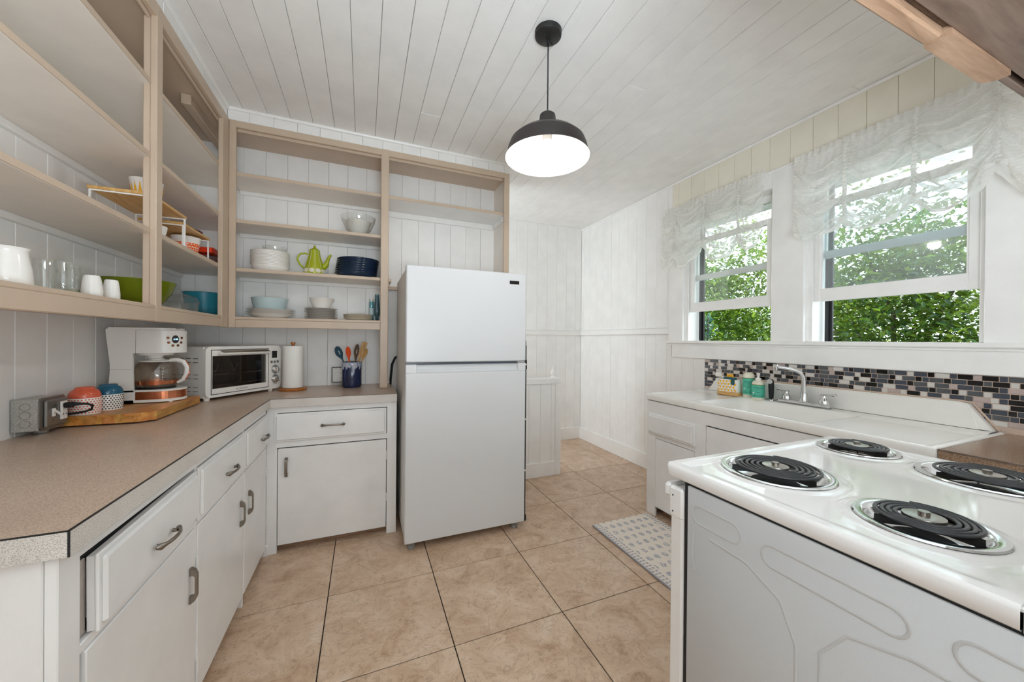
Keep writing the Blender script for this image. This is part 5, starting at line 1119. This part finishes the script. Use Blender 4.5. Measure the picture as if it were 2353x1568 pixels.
C('cavity', MB().box((0.03, 0.018, 0.032), (0.034, D_ - 0.01, 0.29)).box((0.398, 0.018, 0.032), (0.402, D_ - 0.01, 0.29)).box((0.034, D_ - 0.014, 0.032), (0.398, D_ - 0.01, 0.29)).box((0.034, 0.018, 0.286), (0.398, D_ - 0.01, 0.29)).box((0.034, 0.018, 0.032), (0.398, D_ - 0.01, 0.036)), 'cavity')
rk = MB()
for z, m_ in ((0.142, 10), (0.080, 0)):
    rk.tube([(0.036, 0.03, z), (0.396, 0.03, z)], 0.0025, 6).tube([(0.036, D_ - 0.03, z), (0.396, D_ - 0.03, z)], 0.0025, 6)
    for q in range(m_): rk.tube([(0.06 + q * 0.033, 0.03, z), (0.06 + q * 0.033, D_ - 0.03, z)], 0.0012, 5)
C('rack', rk, 'chrome', kind='stuff')
C('tray_handle', MB().tube([(0.10, 0.10, 0.195), (0.17, 0.10, 0.197), (0.17, 0.10, 0.228), (0.25, 0.10, 0.228), (0.25, 0.10, 0.199), (0.31, 0.10, 0.20)], 0.0022, 6).tube([(0.115, 0.1, 0.195), (0.13, 0.1, 0.145), (0.155, 0.1, 0.196)], 0.0014, 5).tube([(0.235, 0.1, 0.199), (0.25, 0.1, 0.145), (0.28, 0.1, 0.2)], 0.0014, 5), 'chrome')
C('screen', MB().box((0.426, -0.001, 0.222), (0.468, 0.002, 0.268), 0.001), 'lcd')
for x in (0.424, 0.448, 0.472): C('button', MB().lathe([(0.0085, 0), (0.009, 0.002), (0.006, 0.003), (0.0055, 0.005), (0, 0.006)], 16).xf(Matrix.Translation((x, 0, 0.196)) @ Matrix.Rotation(PI / 2, 4, 'X')), 'steel')
for z, a in ((0.146, 0.1), (0.082, 0.6)):
    k = C('knob', MB().lathe([(0.029, 0), (0.029, 0.002), (0.020, 0.003), (0.0195, 0.014), (0.017, 0.016), (0, 0.016)], 28).xf(Matrix.Translation((0.452, 0, z)) @ Matrix.Rotation(PI / 2, 4, 'X')), 'chrome')
    C('knob_grip', MB().box((-0.006, -0.019, 0.014), (0.006, 0.019, 0.026), 0.003).xf(Matrix.Translation((0.452, 0, z)) @ Matrix.Rotation(PI / 2, 4, 'X') @ Matrix.Rotation(a, 4, 'Z')), 'chrome', k)
for x in (0.03, W_ - 0.055):
    for y in (0.03, D_ - 0.04): C('foot', MB().lathe([(0, 0), (0.013, 0), (0.016, 0.018)], 14, (x, y, 0)), 'ceram')
XM = Matrix.Rotation(PI / 2, 4, 'X')
text('brand_lettering', 'HADEN', 0.017, 'inkgrey', d, Matrix.Translation((0.225, -0.0012, 0.050)) @ XM)
C('brand_mark', MB().box((0.180, -0.0014, 0.0455), (0.1835, -0.0008, 0.0545)).box((0.1855, -0.0014, 0.0455), (0.189, -0.0008, 0.0545)), 'inkgrey', d)
for s, z in (('TIMER', 0.174), ('TEMP', 0.112), ('FUNCTION', 0.048)): text('knob_lettering', s, 0.007, 'ink', t, Matrix.Translation((0.452, -0.0004, z)) @ XM)

t = thing('paper_towel_holder', 'paper towel roll on a round wooden stand', 'paper towel holder', (-0.292, 1.895, CT))
C('stand', MB().lathe([(0, 0), (0.080, 0), (0.084, 0.005), (0.084, 0.013), (0.078, 0.018), (0, 0.018)], 40), 'acacia'); C('spindle', MB().lathe([(0.010, 0.018), (0.010, 0.312), (0.014, 0.314), (0.014, 0.326), (0, 0.328)], 18), 'acacia')
C('roll', MB().lathe([(0.020, 0.020), (0.060, 0.020), (0.0605, 0.022), (0.0605, 0.300), (0.060, 0.302), (0.020, 0.302)], 44), 'paperw')
t = thing('utensil_crock', 'dark blue ceramic crock with pale drip glaze holding utensils', 'crock', (0.075, 1.935, CT))
C('pot', MB().lathe([(0, 0), (0.058, 0), (0.065, 0.008), (0.067, 0.02), (0.0665, 0.178), (0.064, 0.184), (0.060, 0.182), (0.060, 0.02), (0, 0.02)], 48), 'crock')
def drip(u, v):
    a = 2 * PI * u; d = 0.045 + 0.010 * math.sin(9 * a + 1) + 0.009 * math.sin(17 * a) + 0.006 * math.sin(5 * a + 2) + 0.03 * math.exp(-((a - 4.95) / 0.12) ** 2)
    z = 0.184 - d * v; r = 0.0672 + 0.0012 * math.sin(PI * min(1, v * 1.2)) - (0.002 if v == 0 else 0) - (0.0009 if v > 0.95 else 0); return (r * math.cos(a), r * math.sin(a), z)
C('drip_glaze', MB().grid(drip, 110, 8, True), 'glaze', angle=60)
def blade(w0, w1, L, tip, th=0.004, n=14, cup=0.0):
    """flat utensil head in the xz plane, base at origin, running up z; pointed or rounded tip"""
    pts = []
    for k in range(n + 1):
        f = k / n
        w = (w0 + (w1 - w0) * sstep(0, 0.5, f)) * (math.sqrt(max(0.0, 1 - ((f - 0.55) / 0.45) ** 2)) if (tip == 'round' and f > 0.55) else 1); pts.append((f * L, w))
    mb = MB()
    for k in range(n):
        (z0, a), (z1, b) = pts[k], pts[k + 1]; c0, c1 = -cup * math.sin(PI * k / n), -cup * math.sin(PI * (k + 1) / n)
        kk = len(mb.v); mb.v += [(-a, c0, z0), (a, c0, z0), (b, c1, z1), (-b, c1, z1), (-a, c0 + th, z0), (a, c0 + th, z0), (b, c1 + th, z1), (-b, c1 + th, z1)]
        mb.f += [(kk, kk + 1, kk + 2, kk + 3), (kk + 5, kk + 4, kk + 7, kk + 6), (kk + 1, kk + 5, kk + 6, kk + 2), (kk + 4, kk, kk + 3, kk + 7)]
        if k == n - 1: mb.f.append((kk + 3, kk + 2, kk + 6, kk + 7))
    return mb
def utensil(name, label, foot, tip, mat, w0, w1, hl, kind='round', slot=None, cup=0.0, twist=0.0):
    f, p = Vector(foot), Vector(tip); ax = (p - f).normalized(); L = (p - f).length
    side = Vector((0.92, -0.38, 0)); y = ax.cross(side).normalized(); x = y.cross(ax)
    m = Matrix(((x.x, y.x, ax.x, f.x), (x.y, y.y, ax.y, f.y), (x.z, y.z, ax.z, f.z), (0, 0, 0, 1))) @ Matrix.Rotation(twist, 4, 'Z')
    o = thing(name, label, 'utensil', foot, group='kitchen utensils standing in the blue crock')
    part('handle', MB().tube([(0, 0.002, 0), (0, 0.002, L - hl + 0.006)], 0.0055, 8).xf(m), mat, o)
    b = part('head', blade(w0, w1, hl, kind, cup=cup).xf(m @ Matrix.Translation((0, 0, L - hl))), mat, o, angle=50)
    if slot: part('slot', MB().box((-0.0022, -cup - 0.0012, 0), (0.0022, -cup + 0.0002, 0.03), 0.001).xf(m @ Matrix.Translation((slot, 0, L - hl * 0.62))), 'ceram', b)
cz = CT + 0.026
utensil('slotted_spoon', 'dark teal slotted spoon leaning left in the crock', (0.085, 1.925, cz), (-0.028, 1.935, 1.213), 'tealspoon', 0.006, 0.027, 0.105, slot=0.004, cup=0.006)
utensil('spatula', 'orange silicone spatula in the middle of the crock', (0.072, 1.945, cz), (0.046, 1.93, 1.212), 'orangeut', 0.006, 0.0185, 0.095, cup=0.0)
utensil('slotted_spoon', 'dark wooden slotted spoon behind the wooden turner', (0.080, 1.955, cz), (0.112, 1.93, 1.230), 'darkwood', 0.007, 0.018, 0.115, slot=0.004, cup=0.004)
utensil('turner', 'flat wooden turner with square end in the crock', (0.070, 1.935, cz), (0.164, 1.915, 1.244), 'utwood', 0.010, 0.0185, 0.125, 'flat', twist=0.25)
utensil('wooden_spoon', 'pale wooden spoon leaning right behind the wooden turner', (0.080, 1.965, cz), (0.178, 1.955, 1.195), 'bamboo', 0.006, 0.016, 0.09, cup=0.004)

t = thing('junction_box', 'grey metal junction box with switch and outlet on the left wall', 'outlet', (-0.935, 0.914, 0.915))
JX, JY0, JY1, JZ0, JZ1 = -0.900, 0.853, 0.976, 0.932, 1.047
bb('box', (XL + 0.001, JY0, JZ0), (JX - 0.006, JY1, JZ1), 'galv', 0.002)
pc = part('cover', MB().prism([(JY0 + 0.012, JZ0 - 0.002), (JY1 - 0.012, JZ0 - 0.002), (JY1, JZ0 + 0.010), (JY1, JZ1 - 0.010), (JY1 - 0.012, JZ1 + 0.002), (JY0 + 0.012, JZ1 + 0.002), (JY0, JZ1 - 0.010), (JY0, JZ0 + 0.010)], 'x', JX - 0.006, JX - 0.002).box((JX - 0.003, JY0 + 0.016, JZ0 + 0.008), (JX + 0.006, JY1 - 0.004, JZ1 - 0.008), 0.005), 'galvcover', t)
JF = JX + 0.006
for y, z in ((JY0 + 0.012, JZ0 + 0.012), (JY0 + 0.012, JZ1 - 0.012), (JY1 - 0.018, JZ0 + 0.014), (JY1 - 0.018, JZ1 - 0.014), (0.905, JZ1 - 0.028), (0.905, JZ0 + 0.028)): part('screw', MB().lathe([(0.0036, 0), (0.0034, 0.0016), (0, 0.002)], 10).xf(Matrix.Translation((JF - 0.0005, y, z)) @ Matrix.Rotation(PI / 2, 4, 'Y')), 'steel', pc)
for z in (1.020, 0.990, 0.960): part('knockout', MB().tube([(-0.938 + 0.0135 * math.cos(a * PI / 10), JY0 - 0.0002, z + 0.0125 * math.sin(a * PI / 10)) for a in range(21)], 0.0009, 5), 'inkgrey', t)
sw = part('switch_plate', MB().box((JF - 0.001, 0.895, 0.976), (JF + 0.003, 0.909, 1.006), 0.001), 'ceram', t); part('toggle', MB().prism([(JF + 0.002, 0.996), (JF + 0.020, 0.978), (JF + 0.022, 0.984), (JF + 0.002, 1.002)], 'y', 0.899, 0.906), 'ceram', sw)
oc = part('outlet', MB().box((JF - 0.001, 0.931, 0.958), (JF + 0.006, 0.960, 1.026), 0.002), 'ceram', t)
for z in (0.973,): part('socket_hole', MB().box((JF + 0.0055, 0.938, z), (JF + 0.0065, 0.940, z + 0.008)).box((JF + 0.0055, 0.950, z), (JF + 0.0065, 0.952, z + 0.008)), 'ink', oc)
part('conduit_ring', MB().lathe([(0.018, 0), (0.02, 0.004), (0.02, 0.014), (0.012, 0.018)], 18, (-0.938, 0.92, CT)), 'galv', t)
t = thing('power_plug', 'black plug and cord looping out of the left junction box', 'plug', (JF + 0.02, 0.945, 1.01))
part('plug', MB().box((JF + 0.0055, 0.934, 1.000), (JF + 0.030, 0.957, 1.020), 0.004).tube([(JF + 0.028, 0.946, 1.012), (JF + 0.045, 0.953, 1.011)], [0.008, 0.005], 10), 'rubber', t)
part('cord', MB().tube([(JF + 0.040, 0.952, 1.011), (JF + 0.056, 0.968, 1.008), (JF + 0.062, 0.986, 0.998), (JF + 0.056, 0.992, 0.982), (JF + 0.036, 0.990, 0.974), (JF + 0.008, 0.988, 0.970), (JF - 0.03, 0.985, 0.965), (-0.955, 0.984, 0.945)], 0.0042, 10), 'rubber', t)
t = thing('outlet_box', 'white surface outlet box on the back wall behind the blue crock', 'outlet', (-0.01, 2.08, 0.935))
bb('box', (-0.068, 2.066, 0.935), (0.047, YB - 0.001, 1.052), 'darkbox', 0.003); pc = part('cover', MB().box((-0.062, 2.060, 0.942), (0.041, 2.067, 1.046), 0.004), 'galvwhite', t)
oc = part('outlet', MB().box((-0.022, 2.054, 0.952), (0.012, 2.061, 1.034), 0.002), 'ceram', pc)
for z in (1.010, 0.970): part('socket_hole', MB().box((-0.013, 2.0532, z), (-0.011, 2.0545, z + 0.009)).box((-0.001, 2.0532, z), (0.001, 2.0545, z + 0.009)).tube([(-0.006, 2.0545, z - 0.007), (-0.006, 2.0533, z - 0.007)], 0.0025, 8), 'ink', oc)
for x, z in ((-0.056, 0.947), (-0.056, 1.041)): part('screw', MB().lathe([(0.006, 0), (0.005, 0.002), (0, 0.003)], 10).xf(Matrix.Translation((x, 2.060, z)) @ Matrix.Rotation(PI / 2, 4, 'X')), 'steel', pc)
part('conduit', MB().tube([(0.02, 2.09, CT), (0.02, 2.09, 0.94)], 0.011, 12), 'galv', t)

# ---------------------------------------------------------------- balloon valances
def valance(label, y_left, y_right, ruches, ztop, zru, sag, seed, zend):
    t = thing('balloon_valance', label, 'curtain', (2.70, (y_left + y_right) / 2, ztop)); rg = random.Random(seed)
    anchors = [(y_left, zend[0])] + list(zip(ruches, zru)) + [(y_right, zend[1])]
    L = y_left - y_right; ph = [rg.uniform(0, 6.28) for _ in range(6)]
    def seg(y):
        for k in range(len(anchors) - 1):
            if anchors[k][0] >= y >= anchors[k + 1][0] - 1e-9: break
        (ya, za), (yb, zb_) = anchors[k], anchors[k + 1]; u = min(1, max(0, (ya - y) / (ya - yb))); return k, u, za + (zb_ - za) * u
    def P(s, tt):
        y = y_left - L * s; k, u, za = seg(y); w = math.sin(PI * u); wid = anchors[k][0] - anchors[k + 1][0]
        sg = sag[k]; zb = za - sg * (w ** 0.85)
        z = ztop - (ztop - zb) * tt
        hd = sstep(0.0, 0.10, tt)
        x = 2.708 - 0.012 - 0.007 * math.sin(2 * PI * y / 0.036 + ph[0]) * (1 - 0.75 * hd) - 0.004 * math.sin(2 * PI * y / 0.021 + ph[1]) * (1 - hd)
        nf = 3.6; sw = 0.42 * w * (0.35 + tt) * (1 + 0.15 * math.sin(ph[2 + k % 3] + 5 * tt))
        phi = 2 * PI * (nf * tt - nf * sw * 0.62 + 0.18 * math.sin(9 * y + ph[k % 5]))
        fold = (0.5 - 0.5 * math.cos(phi)) ** 1.4
        x -= hd * (0.006 + (0.010 + 0.060 * w * min(1, wid / 0.22)) * fold * (0.55 + 0.6 * tt))
        x -= hd * 0.006 * (1 - w) ** 4 * math.sin(2 * PI * tt * 22 + ph[k % 4]); x -= hd * 0.010 * w * tt
        if hd > 0: z += hd * 0.030 * w ** 0.7 * math.sin(phi + 1.3) * (1 - sstep(0.9, 1.0, tt))
        y += hd * 0.006 * math.sin(2 * PI * tt * 5 + ph[4] + 8 * s) * w
        return (x, y, z)
    n = int(L / 0.006)
    part('cloth', MB().grid(P, n, 110), 'sheer', t, angle=180)
    for k in range(len(anchors) - 1):     # swagged pleats hanging between the gathering tapes
        (ya, za), (yb, zb_) = anchors[k], anchors[k + 1]; wid = ya - yb
        for j in range(6):
            tj = 0.14 + 0.135 * j + rg.uniform(-0.03, 0.03); hgt = rg.uniform(0.012, 0.030) * min(1, wid / 0.24 + 0.2); dip = (0.035 + 0.085 * tj) * min(1, wid / 0.26 + 0.15) * rg.uniform(0.8, 1.25); sk = rg.uniform(-0.35, 0.35); da, db = rg.uniform(-0.02, 0.02), rg.uniform(-0.02, 0.02)
            def pl(u, v, ya=ya, yb=yb, za=za, zb_=zb_, tj=tj, hgt=hgt, dip=dip, sk=sk, da=da, db=db):
                w = max(0.0, math.sin(PI * u ** (1 + sk * 0.5))); z0 = ztop - (ztop - za) * tj + da; z1 = ztop - (ztop - zb_) * tj + db
                y = ya + (yb - ya) * u; z = z0 + (z1 - z0) * u - dip * w ** 0.9 + hgt * w ** 0.5 * (v - 0.5)
                s_ = (y_left - y) / L; tt = min(1.0, max(0.0, (ztop - z) / (ztop - (za + (zb_ - za) * u - sag[k] * w ** 0.85))))
                return (P(s_, tt)[0] - 0.004 - 0.016 * w * math.sin(PI * v) - 0.006 * v * w, y, z)
            part('pleat', MB().grid(pl, 22, 5), 'pleat', t, angle=180)
    # doubled lower hem
    part('hem', MB().grid(lambda u, v: (lambda p: (p[0] - 0.0015, p[1], p[2]))(P(u, 0.955 + 0.045 * v)), n, 4), 'voile', t, angle=180)
    part('heading', MB().grid(lambda u, v: (lambda p: (p[0] - 0.0015, p[1], p[2] + 0.014 * (1 - v)))(P(u, 0.085 * v)), n, 8), 'voile', t, angle=180)
    for k, (y, zr) in enumerate(zip(ruches, zru)):
        s = (y_left - y) / L
        pts = [Vector(P(s, f)) + Vector((-0.006, 0, 0)) for f in [0.05 + 0.93 * q / 40 for q in range(41)]]
        part('gathering_tape', MB().tube([tuple(p + Vector((0, 0.0025 * (-1) ** q, 0))) for q, p in enumerate(pts)], [0.010 + 0.002 * (q % 2) for q in range(41)], 6, 0.5, (1, 0, 0)), 'voile', t, angle=60)
        b = pts[-1]; bm = MB()
        for sg, ln, dr in ((1, 0.050, -0.018), (-1, 0.055, -0.020)):
            bm.grid(lambda u, v, sg=sg, ln=ln, dr=dr: (b.x - 0.012 - 0.016 * math.sin(PI * u), b.y + sg * ln * u, b.z + 0.012 + dr * u + (v - 0.5) * (0.010 + 0.030 * u)), 8, 3)
        for sg, ln in ((1, 0.085), (-1, 0.078)):
            bm.grid(lambda u, v, sg=sg, ln=ln: (b.x - 0.012 - 0.008 * math.sin(PI * u * 1.3), b.y + sg * (0.004 + 0.030 * u) + (v - 0.5) * (0.008 + 0.026 * math.sin(PI * min(1, u * 0.9 + 0.1))), b.z + 0.010 - ln * u - (0.012 * abs(v - 0.2) if u == 1 else 0)), 10, 3)
        part('bow', bm, 'voile', t, angle=60)
    part('rod', MB().tube([(2.704, y_left + 0.004, ztop - 0.012), (2.704, y_right - 0.004, ztop - 0.012)], 0.005, 8).tube([(2.704, y_left + 0.002, ztop - 0.012), (XR - 0.01, y_left + 0.002, ztop - 0.012)], 0.004, 8).tube([(2.704, y_right - 0.002, ztop - 0.012), (XR - 0.01, y_right - 0.002, ztop - 0.012)], 0.004, 8), 'trim', t)
valance('sheer white balloon valance on the farther smaller window', 1.590, 0.690, (1.452, 1.158, 0.868), 2.445, (2.020, 2.055, 2.015), (0.09, 0.15, 0.15, 0.11), 2, (1.97, 2.03))
valance('sheer white balloon valance on the nearer larger window', 0.500, -0.560, (0.236, -0.046, -0.300), 2.435, (1.962, 1.985, 2.030), (0.075, 0.10, 0.13, 0.14), 9, (1.955, 1.95))

# ---------------------------------------------------------------- outside the windows
struct('trim_23', MB().box((XR + 0.16, Y0, 2.50), (3.50, YF + 0.4, 2.62)).box((3.48, Y0, 2.46), (3.52, YF + 0.4, 2.66)), 'siding')
gmb = MB().box((XR + 0.16, -9, -0.35), (24, 14, -0.3)); struct('floor_garden', gmb, 'soil')
def foliage(c, rad, n, size, seed, squash=0.8):
    rg = random.Random(seed); mb = MB(); cl = []
    for _ in range(90):
        a, b = rg.uniform(0, 2 * PI), rg.uniform(-1, 1); q = rg.uniform(0.35, 1) ; rr_ = math.sqrt(1 - b * b)
        cl.append(Vector((c[0] + rad[0] * q * rr_ * math.cos(a), c[1] + rad[1] * q * rr_ * math.sin(a), c[2] + rad[2] * q * b)))
    for _ in range(n):
        p = rg.choice(cl) + Vector((rg.gauss(0, 0.19), rg.gauss(0, 0.2), rg.gauss(0, 0.17)))
        if p.z < -0.2: continue
        s = size * rg.uniform(0.6, 1.3); d = Vector((rg.uniform(-1, 1), rg.uniform(-1, 1), rg.uniform(-0.7, 0.5))).normalized(); u = d.cross(Vector((rg.uniform(-.4, .4), rg.uniform(-.4, .4), 1))).normalized(); nn = u.cross(d)
        k = len(mb.v); w = s * 0.24
        mb.v += [tuple(p), tuple(p + d * s * 0.45 + u * w + nn * w * 0.35), tuple(p + d * s), tuple(p + d * s * 0.45 - u * w + nn * w * 0.35)]
        mb.f += [(k, k + 1, k + 2), (k, k + 2, k + 3)]
    return mb, cl
def tree(name, label, c, rad, n, size, seed, mat, trunk):
    t = thing(name, label, 'tree', (trunk[0], trunk[1], -0.3), group='trees outside the windows')
    mb, cl = foliage(c, rad, n, size, seed); o = part('foliage', mb, mat, t, angle=10, kind='stuff')
    top = Vector((c[0], c[1], c[2] * 0.75)); b = Vector((trunk[0], trunk[1], -0.3))
    part('trunk', MB().tube([tuple(b), tuple(b.lerp(top, 0.5) + Vector((0.05, 0.06, 0))), tuple(top)], [0.09, 0.07, 0.04], 9), 'bark', t)
    rg = random.Random(seed)
    for q in rg.sample(cl, 9):
        s = b.lerp(top, rg.uniform(0.35, 0.95)); m = s.lerp(q, 0.5) + Vector((rg.uniform(-.1, .1), rg.uniform(-.1, .1), 0.12))
        part('branch', MB().tube([tuple(s), tuple(m), tuple(q)], [0.028, 0.018, 0.006], 6), 'bark', t)
tree('tree', 'dense dark green tree outside behind the nearer window', (5.0, 0.95, 1.35), (0.75, 1.10, 1.45), 19000, 0.075, 11, 'leaf2', (5.2, 0.9))
tree('tree', 'bright green tree outside behind the farther window', (5.4, 3.05, 1.55), (0.8, 1.05, 1.65), 15000, 0.085, 23, 'leaf', (5.5, 2.9))
tree('tree', 'tall tree far outside behind the other trees', (8.6, 3.8, 1.6), (1.0, 3.4, 2.0), 17000, 0.12, 37, 'leaf', (8.4, 3.4))
tree('tree', 'shrubby tree outside at the right edge of the nearer window', (4.8, -0.95, 1.3), (0.6, 0.8, 1.3), 8000, 0.085, 51, 'leaf2', (5.0, -0.7))
t = thing('shrub', 'blue green shrub close outside the left edge of the farther window', 'shrub', (3.15, 1.53, -0.3))
part('stem', MB().tube([(3.15, 1.53, -0.3), (3.16, 1.52, 0.6), (3.17, 1.51, 1.50)], [0.02, 0.014, 0.006], 7), 'bark', t)
rg = random.Random(77); lm2 = MB()
for _ in range(420):
    p = Vector((3.16 + rg.gauss(0, 0.035), 1.515 + rg.gauss(0, 0.03), rg.uniform(0.9, 1.52))); d = Vector((rg.uniform(-1, 1), rg.uniform(-1, 1), rg.uniform(0, 0.9))).normalized(); u = d.cross(Vector((0, 0, 1))).normalized(); k = len(lm2.v); s = 0.045
    lm2.v += [tuple(p), tuple(p + d * s * 0.5 + u * 0.011), tuple(p + d * s), tuple(p + d * s * 0.5 - u * 0.011)]; lm2.f += [(k, k + 1, k + 2, k + 3)]
part('foliage', lm2, 'tealleaf', t, angle=10, kind='stuff')
